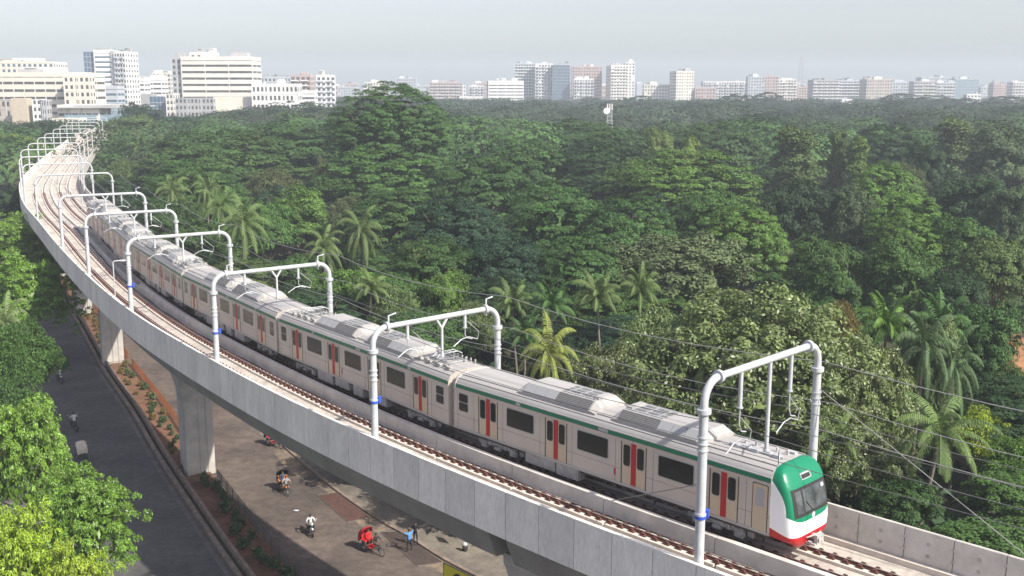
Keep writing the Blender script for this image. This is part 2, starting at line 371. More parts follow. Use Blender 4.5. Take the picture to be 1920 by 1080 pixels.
# ------------------------------------------------------------------ catenary portals
def arc(c, r, a0, a1, n=7): return [(c[0] + r * math.cos(a0 + (a1 - a0) * i / n), 0, c[1] + r * math.sin(a0 + (a1 - a0) * i / n)) for i in range(n + 1)]
def portal(s, zf, label, kind=1, full=True, band=True):
    band = band and s < 90
    x, y, z = P(s, 0, Z_DECK); c, t, n = frame(s); rz = math.atan2(n[1], n[0]); wl = HW(s) - .38
    e = empty('catenary_portal', label, 'portal', (x, y, Z_DECK), rz, 'white tubular catenary portals along the viaduct')
    h = zf - Z_DECK; er = .85; zb = h + .3 + er
    n_ = 14 if full else 8
    for sg in (-1, 1):
        m = MB(); m.tube([(sg * wl, 0, 0), (sg * wl, 0, h)], [.19, .17] if full else [.14, .14], n_); m.cyl((sg * wl, 0, 0), (sg * wl, 0, .06), .34, n_)
        if full:
            for zz in (h - 1.0, h - 1.25, h - 1.5): m.cyl((sg * wl, 0, zz), (sg * wl, 0, zz + .05), .215, n_)
        m.build('post', M['white'], e)
        m = MB(); pts = [(sg * wl, 0, h), (sg * wl, 0, h + .3)] + [(sg * (wl - er) + sg * er * math.cos(a), 0, h + .3 + er * math.sin(a)) for a in np.linspace(0, math.pi / 2, 8)][1:]
        m.tube(pts, .15 if full else .12, n_); m.build('elbow', M['white'], e)
        m = MB(); m.cyl((sg * wl, 0, h - .07), (sg * wl, 0, h + .1), .27, n_); m.build('collar', M['white'], e)
        if full:
            m = MB(); m.cyl((sg * (wl - er - .1), 0, zb), (sg * (wl - er + .06), 0, zb), .25, n_); m.build('collar', M['white'], e)
    m = MB(); m.cyl((-(wl - er), 0, zb), (wl - er, 0, zb), .14 if full else .115, n_); m.build('beam', M['white'], e)
    def drop(fx, L, L2, fork=False):
        xx = -wl + 2 * wl * fx; m = MB()
        if fork:
            m.tube([(xx - .35, 0, zb - .1), (xx, 0, zb - .6), (xx, 0, zb - L)], .075, 8); m.tube([(xx + .35, 0, zb - .1), (xx, 0, zb - .6)], .075, 8)
        else: m.cyl((xx, 0, zb), (xx, 0, zb - L), .085, 8)
        m.cyl((xx, 0, zb - L), (xx, 0, zb - L - .05), .13, 8)
        if L2:
            m.tube([(xx, 0, zb - L), (xx, 0, zb - L - L2 * .7), (xx + .15, 0, zb - L - L2), (xx + .5, 0, zb - L - L2 - .1)], .028, 6)
        m.build('drop_bracket', M['white'], e)
    if kind == 1: drop(.29, 1.5, 1.0); drop(.54, 3.7, 0); drop(.735, 1.6, 1.1)
    elif kind == 2: drop(.26, .8, .6); drop(.53, 2.1, 0, True); drop(.72, .8, .6)
    else: drop(.3, .7, 0); drop(.72, .7, .4)
    if full and kind == 2:
        for fx in (.12, .90):
            xx = -wl + 2 * wl * fx; m = MB(); m.tube([(xx, 0, zb - .35), (xx, 0, zb + .55), (xx + .45, 0, zb + .62)], .05, 6); m.build('insulator_stub', M['white'], e)
    if full:                                      # cantilever registration arms reaching over each track
        for sd in (-1, 1):
            o_ = TR[sd]; m = MB(); m.tube([(o_ + .9, 0, 5.5), (o_ + .3, 0, 5.72), (o_ - .2, 0, 5.66), (o_ - .75, 0, 5.35)], .03, 6)
            m.tube([(o_ + .9, 0, 5.5), (o_ + 1.0, 0, 5.9), (o_ + .2, .0, 6.6)], .02, 6)
            m.build('registration_arm', M['galv'], e)
    if band:
        m = MB(); m.cyl((-wl, 0, 3.26), (-wl, 0, 3.38), .222, n_, 0); m.cyl((-wl, 0, 3.38), (-wl, 0, 3.47), .218, n_, 1); m.box((-wl + .2, -.1, 3.42), (.2, .22, .30), .4, 0)
        m.build('marker_band', [M['blue'], M['white']], e)
    return e
PS = [23.15, 43.1, 62.35, 81.85, 100.3, 119.5]
plab = ['tall white tubular catenary portal arching over the nose of the front metro car',
        'white tubular catenary portal over the second metro car, one portal behind the nose',
        'white tubular catenary portal over the joint of the second and third metro cars',
        'white catenary portal fourth from the camera, just beyond the deck lamp post',
        'white catenary portal fifth from the camera, over the rear half of the train',
        'white catenary portal sixth from the camera, close to the tail of the train']
for k, s in enumerate(PS): portal(s, 20.0 if k == 0 else 18.55, plab[k], 1 if k == 0 else 2, True)
FARP = [150, 172, 191, 213, 236, 262, 284, 313, 338, 368, 396, 424]; k = 7
nth = {7: 'seventh', 8: 'eighth', 9: 'ninth', 10: 'tenth', 11: 'eleventh', 12: 'twelfth', 13: 'thirteenth', 14: 'fourteenth', 15: 'fifteenth', 16: 'sixteenth', 17: 'seventeenth', 18: 'eighteenth', 19: 'nineteenth', 20: 'twentieth'}
for s in FARP:
    portal(float(s), 18.6, 'white catenary portal, the %s counted from the camera, %s' % (nth[k], 'just behind the tail of the train' if k < 9 else 'on the empty far stretch of track'), 3, False, False); k += 1

# overhead wires, each its own thing
def wire(label, pts, r=.016, name='overhead_wire', sag=0):
    m = MB(); m.tube(pts, r, 5); o = m.build(name, M['wire']); tag(o, label, 'wire'); return o
PSX = [2] + PS + [143 + 22 * i for i in range(5)]
def cat_pts(off, z, sag):
    pts = []
    for a, b in zip(PSX[:-1], PSX[1:]):
        for q in np.linspace(0, 1, 7)[:-1]: s_ = a + (b - a) * q; pts.append(P(s_, off(s_) if callable(off) else off, z - sag * 4 * q * (1 - q)))
    return pts
for sd, nm in ((-1, 'near'), (1, 'far')):
    wire('thin contact wire stretched straight over the %s track' % ('empty near' if sd < 0 else 'occupied far'), cat_pts(lambda s: troff(sd, s), 17.95, .02), .014)
    wire('sagging support wire above the contact wire of the %s track' % ('empty near' if sd < 0 else 'occupied far'), cat_pts(lambda s: troff(sd, s), 18.9, .35), .016)
wire('highest feeder wire running along the forest side of the portals', cat_pts(4.75, 20.2, .45), .02).data.materials[0] = M['feeder']
wire('lower feeder wire running along the forest side of the portals at roof height', cat_pts(4.75, 17.2, .35), .02).data.materials[0] = M['feeder']
wire('third feeder wire close to the forest, between the highest and the lower one', cat_pts(5.3, 18.3, .5), .018).data.materials[0] = M['feeder']
wire('diagonal guy wire from the front portal down towards the far parapet', [P(23.2, 4.1, 19.3), P(14.0, 4.3, 14.25)], .018).data.materials[0] = M['feeder']
wire('diagonal guy wire from the front portal down across the cars to the barrier wall', [P(23.2, -4.1, 17.2), P(30.5, -.3, 13.35)], .022)
# lamp post
s = 88.3; x, y, z = P(s, -4.0, Z_DECK); c, t, n = frame(s)
e = empty('lamp_post', 'slim white lamp post with one small lamp standing on the deck by the near parapet', 'lamp post', (x, y, z), math.atan2(n[1], n[0]))
m = MB(); m.tube([(0, 0, 0), (0, 0, 4.3), (.12, 0, 4.4), (.7, 0, 4.42)], .05, 8); m.build('pole', M['white'], e)
m = MB(); m.blob((.85, 0, 4.38), (.32, .14, .09)); m.build('lamp_head', M['white'], e)
# ------------------------------------------------------------------ the train
# a car's own frame: x = forward (0 at the rear body end), y = sideways, z above the rail head; built on both sides alike
CS = [(1.475, .95), (1.478, 3.18), (1.44, 3.42), (1.31, 3.62), (1.05, 3.76), (.55, 3.85), (0, 3.87)]
def ringx(x, k=1.0, dz=0): 
    near = [(x, -a * k, b + dz) for a, b in CS]; far = [(x, a * k, b + dz) for a, b in CS[:-1]][::-1]
    return near + far
def rrect(u0, u1, z0, z1, r, n=4):
    o = []
    for cx, cz, a0 in ((u1 - r, z1 - r, 0), (u0 + r, z1 - r, 90), (u0 + r, z0 + r, 180), (u1 - r, z0 + r, 270)):
        for i in range(n + 1):
            a = R(a0 + 90 * i / n); o.append((cx + r * math.cos(a), cz + r * math.sin(a)))
    return o
def plate(mb, sg, u0, u1, z0, z1, d0, d1, r=.06, mi=0):
    q = rrect(u0, u1, z0, z1, r)
    a = [(u, sg * (1.476 + d0), z) for u, z in q]; b = [(u, sg * (1.476 + d1), z) for u, z in q]
    if sg > 0: a.reverse(); b.reverse()
    mb.loft([a, b], mi, True, True)
def make_bogie(e, cx):
    m = MB()
    for sg in (-1, 1):
        m.box((cx, sg * 1.05, .62), (2.5, .16, .24)); m.box((cx, sg * 1.08, .80), (.7, .3, .26)); m.cyl((cx - .2, sg * 1.15, .42), (cx + .2, sg * 1.15, .42), .1)
        for dx in (-1.05, 1.05):
            m.box((cx + dx, sg * 1.05, .45), (.42, .22, .34)); m.cyl((cx + dx, sg * .9, .43), (cx + dx, sg * 1.2, .43), .15, 10)
            m.cyl((cx + dx * .55, sg * 1.14, .5), (cx + dx * .55, sg * 1.14, .85), .09, 8)
        m.box((cx - 1.5, sg * .9, .6), (.3, .1, .5)); m.box((cx + 1.5, sg * .9, .6), (.3, .1, .5))
        m.tube([(cx - 1.45, sg * 1.16, .75), (cx - .4, sg * 1.2, .55), (cx + .5, sg * 1.2, .8), (cx + 1.4, sg * 1.16, .5)], .035, 5)
    m.box((cx, 0, .55), (.6, 2.0, .25))
    b = m.build('bogie', M['box'], e)
    for dx in (-1.05, 1.05):
        for sg in (-1, 1):
            m = MB(); m.cyl((cx + dx, sg * .68, .43), (cx + dx, sg * .82, .43), .43, 24); m.cyl((cx + dx, sg * .66, .43), (cx + dx, sg * .70, .43), .46, 24)
            m.torus((cx + dx, sg * .83, .43), (0, 1, 0), .33, .02, 24); m.build('wheel', M['bogie'], b)
def make_ac(e, u0, u1, dark_first):
    m = MB(); L = u1 - u0; A = [(-1.12, 3.72), (-1.14, 3.86), (-.72, 4.24), (.72, 4.24), (1.14, 3.86), (1.12, 3.72)]
    rr = lambda x, k: [(x, a, 3.72 + (b - 3.72) * k) for a, b in A]
    m.loft([rr(u0, .5), rr(u0 + .35, 1), rr(u1 - .35, 1), rr(u1, .5)][::1], 0)
    ac = m.build('air_conditioner', M['roof'], e)
    for i in range(6):
        a = u0 + .38 + i * (L - .76) / 6; b = a + (L - .76) / 6 - .05; dk = (i < 3) == dark_first
        for sg in (-1, 1):
            m = MB(); p = [(a, sg * 1.125, 3.885), (b, sg * 1.125, 3.885), (b, sg * .745, 4.232), (a, sg * .745, 4.232)]
            q = [(x, y + sg * .02, z + .022) for x, y, z in p]
            if sg > 0: p.reverse(); q.reverse()
            m.loft([p, q], 0); m.build('side_grille' if dk else 'side_panel', M['grill'] if dk else M['acp'], ac)
        if dk:
            m = MB()
            m.box(((a + b) / 2, 0, 4.262), (b - a, 1.2, .03), mi=0)
            for kx in (-.17, .17):
                for y in (-.36, 0, .36): m.box(((a + b) / 2 + kx * 1.3, y, 4.286), (.26, .2, .02), mi=1)
            m.build('fan_cover', [M['acp'], M['grill']], ac)
    m = MB(); xa = u0 + .5 if dark_first else u1 - .5
    m.box((xa, 0, 4.30), (.35, 1.0, .10)); m.build('vent_box', M['roof'], ac)
def make_pantograph(e, cx, up):
    m = MB()
    for y in (-.5, .5): m.box((cx, y, 3.95), (1.9, .07, .07))
    for dx in (-.8, 0, .8): m.box((cx + dx, 0, 3.93), (.08, 1.5, .08))
    for dx in (-.85, .85):
        for y in (-.6, .6): m.cyl((cx + dx, y, 3.8), (cx + dx, y, 4.08), .06, 8)
    p = m.build('pantograph', M['galv'], e)
    h = 5.0 if up else 4.28
    for y in (-.32, .32):
        m = MB(); m.tube([(cx - .7, y * 1.2, 4.0), (cx + .75, y, (4.0 + h) / 2 + .1), (cx - .05, y * .6, h)], .035, 6); m.build('scissor_arm', M['galv'], p)
    m = MB()
    for dx in (-.2, .2): m.tube([(cx + dx, -.85, h - .12), (cx + dx, -.55, h + .05), (cx + dx, .55, h + .05), (cx + dx, .85, h - .12)], .03, 6)
    m.build('collector_head', M['white'], p)
    m = MB()
    for i in range(7): m.box((cx - 1.2 + .45 * i, -.95 + .14 * (i % 2), 3.86), (.28, .2, .2)); m.cyl((cx - 1.0 + .4 * i, .85, 3.78), (cx - 1.0 + .4 * i, .85, 4.05), .05, 6)
    m.tube([(cx - 1.3, -.75, 3.95), (cx + 1.4, -.75, 3.98)], .03, 5)
    m.build('roof_insulator', M['box'], p)
def make_car(label, cab=False, pant=()):
    e = empty('metro_car', label, 'train car', (0, 0, 0), 0, 'coupled metro cars of the silver train')
    L = 19.08 if cab else 19.5
    m = MB(); m.loft([ringx(.0), ringx(L)], 0)
    # shades of body: side sheets in steel, top in roof paint
    o = m.build('body', [M['steel'], M['roof']], e)
    for pgn in o.data.polygons:
        if pgn.center.z > 3.3: pgn.material_index = 1
        pgn.use_smooth = pgn.center.z > 3.3 and abs(pgn.normal.x) < .5
    m = MB()
    for sg in (-1, 1):
        for y, z in ((1.27, 3.66), (1.0, 3.80), (1.455, 3.40)): m.box((L / 2, sg * y, z), (L - .05, .05, .045))
        m.box((L / 2, sg * 1.485, 1.02), (L, .03, .10))
    m.build('roof_rib', M['roof'], e)
    doors = [1.96, 6.70, 11.45, 16.22]; dw = 1.33
    m = MB()
    for sg in (-1, 1):
        for u in (.3, 1.55, 3.7, 6.3, 8.4, 11.05, 13.2, 15.85, 17.95):
            m.box((u, sg * 1.4775, 2.05), (.014, .006, 2.0))
        m.box((L / 2, sg * 1.4775, 1.72), (L - .1, .006, .012)); m.box((L / 2, sg * 1.4785, 3.19), (L - .1, .01, .02))
    m.build('panel_seam', M['dark'], e)
    gl = []
    for sg in (-1, 1):
        for u in doors:
            m = MB()
            plate(m, sg, u, u + dw, 1.10, 3.08, -.01, .012, .07, 0)
            m.box((u - .035, sg * 1.484, 2.06), (.05, .02, 1.98), mi=1); m.box((u + dw + .03, sg * 1.484, 2.06), (.03, .02, 1.98), mi=1)
            d = m.build('door', [M['door'], M['dark']], e)
            for a, b in ((.09, .46), (dw - .46, dw - .09)):
                m = MB(); plate(m, sg, u + a - .03, u + b + .03, 1.93, 2.97, .012, .022, .12, 0); plate(m, sg, u + a, u + b, 1.96, 2.94, .022, .030, .11, 1); m.build('door_window', [M['acp'], M['glass']], d)
            m = MB(); m.box((u + dw / 2 - .07, sg * 1.494, 2.09), (.136, .02, 1.94)); m.box((u + dw / 2 + .07, sg * 1.494, 2.09), (.136, .02, 1.94)); m.build('red_edge_strip', M['red'], d)
            m = MB(); m.box((u + dw * .4, sg * 1.5, 3.16), (.16, .04, .05)); m.build('door_lamp', M['white'], d)
        for i in range(3):
            u = doors[i] + dw + .72; m = MB(); plate(m, sg, u - .05, u + 1.90, 1.96, 2.96, 0, .012, .1, 0); plate(m, sg, u, u + 1.85, 2.0, 2.92, .012, .022, .08, 1); m.build('window', [M['acp'], M['glass']], e)
        for u in ([.42] if cab else [.42, 18.42]):
            m = MB(); plate(m, sg, u - .04, u + .70, 1.96, 2.96, 0, .012, .08, 0); plate(m, sg, u, u + .66, 2.0, 2.44, .012, .022, .08, 1); plate(m, sg, u, u + .66, 2.49, 2.92, .012, .022, .08, 1); m.build('window', [M['acp'], M['glass']], e)
        m = MB(); segs = ((.03, 4.6), (4.95, 10.0), (10.6, 15.6), (15.95, L - .02))
        for a, b in segs: m.box(((a + b) / 2, sg * 1.484, 3.29), (b - a, .02, .15))
        m.build('green_stripe', M['green'], e)
        m = MB(); m.box((10.9 if cab else 8.2, sg * 1.484, 1.5), (.12, .012, .30), mi=0); m.box((11.03 if cab else 8.33, sg * 1.484, 1.5), (.10, .012, .30), mi=1); m.build('side_marker', [M['white'], M['red']], e)
        if cab:
            m = MB(); plate(m, sg, 18.24, 18.98, 1.0, 3.06, 0, .008, .08, 0); plate(m, sg, 18.28, 18.94, 1.04, 3.02, .008, .016, .06, 1)
            d = m.build('cab_door', [M['dark'], M['door']], e)
            m = MB(); plate(m, sg, 18.42, 18.80, 2.1, 2.86, .016, .022, .05, 0); m.build('door_window', M['acp'], d)
            m = MB(); m.blob((17.9, sg * 1.49, 2.8), (.13, .03, .06)); m.build('side_lamp', M['white'], e)
    make_ac(e, 4.4, 9.5, False); make_ac(e, 10.5, 15.6, True)
    make_bogie(e, 3.0); make_bogie(e, 16.4)
    m = MB(); m.box((L / 2, 0, .84), (L - .4, 2.5, .2)); m.build('underframe', M['dark'], e)
    bx = [(6.0, 1.9, .62), (8.1, 1.6, .55), (10.0, 1.1, .62), (12.2, 1.9, .58)] if not cab else [(6.2, 2.0, .55), (8.0, 1.4, .6)]
    for u, wd, hh in bx:
        for sg in (-1, 1): 
            m = MB(); m.box((u, sg * 1.12, .93 - hh / 2), (wd, .5, hh)); 
            for q in (-.25, .25): m.box((u + wd * q, sg * 1.375, .93 - hh / 2), (wd * .4, .02, hh * .8))
            m.build('underfloor_box', M['box'], e)
    ends = [-.01] if cab else [-.01]
    m = MB()
    for i in range(8):                          # ribbed gangway bellows behind the car
        x = -.06 - i * .085; k = 1.0 if i % 2 else .93
        m.loft([[(x - .03, a * k, b) for _, a, b in ringx(0, .86, -.12)], [(x + .03, a * k, b) for _, a, b in ringx(0, .86, -.12)]], 0)
    m.build('gangway_bellows', M['box'], e)
    m = MB()                                    # white hoop at the rear edge of the roof
    m.tube([(.12, a * 1.01, b + .015) for _, a, b in ringx(0)[1:-1]], .05, 6); m.build('end_hoop', M['roof'], e)
    for cx in pant: make_pantograph(e, cx, False)
    if cab: make_nose(e)
    return e
# nose
ZR = [(.36, 19.98, 1.05), (.58, 20.24, 1.28), (.95, 20.38, 1.43), (1.4, 20.40, 1.47), (2.0, 20.34, 1.478), (2.6, 20.18, 1.478), (3.1, 19.98, 1.47), (3.35, 19.82, 1.42), (3.6, 19.62, 1.30), (3.76, 19.42, 1.08), (3.85, 19.25, .6)]
ZR = [(z, 19.06 + (x - 19.06) * .84, w_) for z, x, w_ in ZR]
def nose_par(z):
    zs = [q[0] for q in ZR]; return float(np.interp(z, zs, [q[1] for q in ZR])), float(np.interp(z, zs, [q[2] for q in ZR]))
def nose_x(y, z, n=5.6):
    xf, hw = nose_par(z); t = min(abs(y) / hw, 1.0)
    return 19.06 + (xf - 19.06) * (1 - t ** n) ** (1 / n)
def make_nose(e):
    n = 5.6; rings = []
    fine = []
    for i in range(len(ZR) - 1):
        for k in range(3): fine.append(tuple(ZR[i][j] + (ZR[i + 1][j] - ZR[i][j]) * k / 3 for j in range(3)))
    fine.append(ZR[-1])
    for z, xf, hw in fine:
        r = []
        for k in range(41):
            a = math.pi * k / 40 - math.pi / 2; ca, sa = math.cos(a), math.sin(a)
            x = 19.06 + (xf - 19.06) * abs(ca) ** (2 / n); y = hw * math.copysign(abs(sa) ** (2 / n), sa)
            zz = z
            if z < .9: zz = z + (.35 * (abs(y) / hw) ** 3 + .25 * (1 - (x - 19.06) / (xf - 19.06)) ** 1.5) * (.9 - z) / .48
            r.append((x, y, zz))
        rings.append(r)
    m = MB(); m.loft(rings, 0, False, False, True)
    m.add(rings[-1], [tuple(range(len(rings[-1])))], 0, True); m.add(rings[0], [tuple(range(len(rings[0])))[::-1]], 0)
    mt = bpy.data.materials.new('nose_livery'); mt.use_nodes = True; t = mt.node_tree; b = t.nodes['Principled BSDF']; b.inputs['Roughness'].default_value = .35
    tc = t.nodes.new('ShaderNodeTexCoord'); sp = t.nodes.new('ShaderNodeSeparateXYZ'); t.links.new(tc.outputs['Object'], sp.inputs[0])
    def mth(op, a, b_=None, c_=None):
        nd = t.nodes.new('ShaderNodeMath'); nd.operation = op
        for i, q in enumerate((a, b_, c_)):
            if q is None: continue
            if isinstance(q, (int, float)): nd.inputs[i].default_value = q
            else: t.links.new(q, nd.inputs[i])
        return nd.outputs[0]
    X, Y, Z = sp.outputs; AY = mth('ABSOLUTE', Y)
    back = mth('MAXIMUM', mth('SUBTRACT', 19.95, X), 0.0)          # distance back from the front
    zr = mth('ADD', 1.10, mth('MULTIPLY', back, .26))
    isred = mth('LESS_THAN', Z, zr)
    # green: roof part, and the mask round the windscreen with a curved lower lip
    lip = mth('ADD', 1.66, mth('MULTIPLY', mth('POWER', mth('DIVIDE', AY, 1.35), 4.0), .22))
    side = mth('SUBTRACT', X, mth('ADD', 19.80, mth('MULTIPLY', mth('POWER', mth('MAXIMUM', mth('SUBTRACT', Z, 1.6), 0.0), 3.0), -.145)))
    g1 = mth('MULTIPLY', mth('GREATER_THAN', Z, lip), mth('GREATER_THAN', side, 0.0))
    g2 = mth('GREATER_THAN', Z, mth('SUBTRACT', 3.32, 0.0))
    isg = mth('MAXIMUM', g1, g2)
    m1 = t.nodes.new('ShaderNodeMix'); m1.data_type = 'RGBA'; m1.inputs[6].default_value = (.78, .78, .78, 1); m1.inputs[7].default_value = (.0, .17, .085, 1); t.links.new(isg, m1.inputs[0])
    m2 = t.nodes.new('ShaderNodeMix'); m2.data_type = 'RGBA'; m2.inputs[7].default_value = (.42, .004, .010, 1); t.links.new(m1.outputs[2], m2.inputs[6]); t.links.new(isred, m2.inputs[0])
    t.links.new(m2.outputs[2], b.inputs['Base Color'])
    nose = m.build('nose', mt, e)
    def patch(mb, y0, y1, z0, z1, d, mi=0, ny=16, nz=8):
        g = [[(nose_x(y0 + (y1 - y0) * i / ny, z0 + (z1 - z0) * k / nz) + d, y0 + (y1 - y0) * i / ny, z0 + (z1 - z0) * k / nz) for i in range(ny + 1)] for k in range(nz + 1)]
        vs = [p for r in g for p in r]; W_ = ny + 1
        mb.add(vs, [(k * W_ + i, k * W_ + i + 1, (k + 1) * W_ + i + 1, (k + 1) * W_ + i) for k in range(nz) for i in range(ny)], mi, True)
        # rim
        rim = g[0] + [r[-1] for r in g[1:]] + g[-1][::-1][1:] + [r[0] for r in g[::-1][1:-1]]
        mb.loft([[(x - .03, y, z) for x, y, z in rim], rim], mi, True, False)
    m = MB(); patch(m, -1.24, 1.24, 1.90, 3.02, .012); m.build('windscreen_frame', M['black'], nose)
    mg = mat('windscreen_glass', (.03, .035, .038), .08, c2=(.10, .115, .12), scale=1.3, spec=.5)
    m = MB(); patch(m, -.58, 1.09, 2.05, 2.92, .022); m.build('windscreen', mg, nose)
    m = MB(); patch(m, -1.10, -.70, 2.05, 2.92, .022); m.build('side_windscreen', mg, nose)
    m = MB(); m.tube([(nose_x(-.1, 2.05) + .04, -.1, 2.04), (nose_x(-.45, 2.5) + .05, -.45, 2.45)], .015, 5); m.build('wiper', M['black'], nose)
    m = MB(); patch(m, -.36, .36, 3.22, 3.46, .012, 0, 6, 3); m.build('destination_display', M['acp'], nose)
    m = MB(); patch(m, -.30, .30, 3.26, 3.40, .018, 0, 6, 3); m.build('display_glass', M['black'], nose)
    m = MB(); m.cyl((nose_x(0, 1.8) - .02, 0, 1.80), (nose_x(0, 1.8) + .012, 0, 1.80), .12, 16); m.build('round_emblem', M['white'], nose)
    m = MB(); patch(m, .78, 1.0, 2.72, 2.86, .03, 0, 3, 2); m.build('windscreen_sticker', M['white'], nose)
    m = MB()                                     # coupler
    m.M = Matrix.Translation((-.22, 0, 0)); m.cyl((20.1, 0, .86), (20.62, 0, .86), .15, 12); m.box((20.66, 0, .86), (.14, .46, .36)); m.cyl((20.7, -.1, .88), (20.8, -.1, .88), .11, 12); m.box((20.72, .13, .84), (.1, .14, .22))
    m.box((20.45, 0, .66), (.5, .7, .08)); m.tube([(20.45, -.45, .8), (20.55, 0, .62), (20.45, .45, .8)], .04, 6); m.tube([(20.4, -.5, .95), (20.6, -.2, 1.05), (20.6, .25, 1.05), (20.4, .5, .95)], .03, 6)
    m.build('coupler', M['box'], nose)
    m = MB(); m.box((18.7, .6, 3.88), (.4, .22, .12)); m.build('roof_antenna', M['white'], e)
    m = MB(); m.cyl((19.0, -.9, 3.7), (19.0, -.9, 4.45), .018, 6); m.build('whip_antenna', M['black'], e)
    m = MB()
    for i in range(5): m.box((16.6 + i * .5, -.35 + .1 * (i % 2), 3.93), (.32, .24, .14)); m.cyl((16.7 + i * .5, .3, 3.85), (16.7 + i * .5, .3, 4.05), .06, 6)
    m.tube([(16.2, -.45, 3.95), (18.9, -.35, 3.92)], .035, 5)
    m.build('roof_equipment', M['white'], e)

def put_car(e, s_rear):
    off = TR[1]; z = Z_RAIL + .006
    a = Vector(P(s_rear, troff(1, s_rear), z)); b = Vector(P(s_rear - 19.5, troff(1, s_rear - 19.5), z)); d = (b - a).normalized()
    e.location = a; e.rotation_euler = (0, 0, math.atan2(d.y, d.x))
labs = ['front metro car with green, white and red nose and cab', 'second metro car from the front, with roof pantographs lying folded at both ends', 'third metro car from the front, without pantographs, under the third portal',
        'fourth metro car from the front, roof pantographs near both its ends', 'fifth metro car from the front, small in the bend', 'last visible metro car at the tail of the train']
car_front = make_car(labs[0], True)
car_p = make_car(labs[1], False, (2.6, 17.4)); car_n = make_car(labs[2], False, ())
put_car(car_front, 42.25); put_car(car_p, 62.55); put_car(car_n, 82.75)
for k in (3, 4, 5):
    c_ = copy_tree(car_p if k == 3 else car_n if k == 5 else car_p); c_['label'] = labs[k]; put_car(c_, 42.35 + 20.2 * k)
for o in scene.objects:
    if o.name.startswith('metro_car'): o.scale = ((1.013 if o == car_front else 1.015), 1, 1)
# ------------------------------------------------------------------ ground, roads, median
def sheet(name, left, right, z, m, kind='structure', thick=None):
    mb = MB(); n = len(left); vs = [(x, y, z) for x, y in left] + [(x, y, z) for x, y in right]
    mb.add(vs, [(i, n + i, n + i + 1, i + 1) for i in range(n - 1)], 0)
    if thick:
        vs2 = [(x, y, z - thick) for x, y in left]; mb.add([(x, y, z) for x, y in left] + vs2, [(i, i + 1, n + i + 1, n + i) for i in range(n - 1)], 0)
        vs2 = [(x, y, z - thick) for x, y in right]; mb.add([(x, y, z) for x, y in right] + vs2, [(i, n + i, n + i + 1, i + 1) for i in range(n - 1)], 0)
    o = mb.build(name, m)
    if kind: o['kind'] = kind
    return o
def offs(poly, d):
    Pn = np.array(poly, float); T = np.gradient(Pn, axis=0); T /= np.linalg.norm(T, axis=1)[:, None]; N = np.stack([T[:, 1], -T[:, 0]], 1)
    dd = np.array(d)[:, None] if hasattr(d, '__len__') else d
    return [tuple(q) for q in Pn + N * dd]
mb = MB(); mb.add([(-3800, -150, 0), (3800, -150, 0), (3800, 4300, 0), (-3800, 4300, 0)], [(0, 1, 2, 3)]); g = mb.build('ground', M['ground']); g['kind'] = 'structure'
MED = [tuple(q) for q in catmull([(16, 6), (-1, 35), (-10.2, 51.5), (-18.8, 66.4), (-24.9, 77.3), (-31.3, 89), (-37.6, 101), (-47, 118), (-60, 143), (-77.8, 176), (-93, 205), (-120, 268), (-148, 345), (-170, 420), (-180, 500)], 5)]
MEDR = offs(MED, 3.3)
sheet('dark_road', offs(MED, -11.5), offs(MED, -.0), .012, M['asph'])
sheet('road_shoulder', offs(MED, -12.6), offs(MED, -10.9), .016, M['edge'])
sheet('road_gutter', offs(MED, -.55), offs(MED, -.02), .017, M['edge'])
# the far carriageway: from the median to the pavement kerb
CURB = [(24, 22), (4.2, 56.5), (-4.6, 67.5), (-7.5, 71.4), (-10, 74.4), (-14.3, 80.6), (-19.6, 89.3), (-29, 106), (-38, 122), (-51, 147), (-68, 179), (-84, 210), (-111, 272), (-139, 349), (-160, 423), (-170, 500)]
CURB = [tuple(q) for q in catmull(CURB, 4)]
mb = MB()
nL = np.array(offs(MED, 3.0)); 
def resamp(poly, n):
    Pn = np.array(poly); d = np.r_[0, np.cumsum(np.linalg.norm(np.diff(Pn, axis=0), axis=1))]; q = np.linspace(0, d[-1], n)
    return [(float(np.interp(a, d, Pn[:, 0])), float(np.interp(a, d, Pn[:, 1]))) for a in q]
sheet('side_road', resamp(nL, 60), resamp(CURB, 60), .010, M['road2'])
M['dust'] = mat('kerbside_dust', (.26, .20, .14), 1, c2=(.11, .09, .078), scale=.5, detail=10, fac=(.42, .58), grime=.3)
sheet('kerbside_dust', offs(CURB, [-1.0 - .5 * math.sin(i * .9) for i in range(len(CURB))]), offs(CURB, .02), .014, M['dust'])
sheet('kerb', CURB, offs(CURB, .28), .15, M['kerb'], thick=.15)
sheet('pavement', offs(CURB, .26), offs(CURB, 9.5), .14, M['pave'])
sheet('forest_edge_path', offs(CURB, 9.5), offs(CURB, 12), .05, M['edge'])
# planted median with low walls
sheet('median_soil', offs(MED, .75), offs(MED, 3.15), .22, M['soil'], thick=.22)
def low_wall(name, poly, wd, h, m, label):
    A, B = offs(poly, 0), offs(poly, wd); mb = MB()
    rings = [[(a[0], a[1], 0), (b[0], b[1], 0), (b[0], b[1], h), (a[0], a[1], h)] for a, b in zip(A, B)]
    mb.loft(rings, 0); o = mb.build(name, m); tag(o, label, 'wall'); return o
low_wall('kerb_wall', MED, .30, .28, M['kerb'], 'long low stained kerb wall between the dark road and the planted median')
low_wall('planter_wall', offs(MED, .62), .22, .62, M['kerb'], 'taller dusty planter wall holding the soil strip beside the dark road')
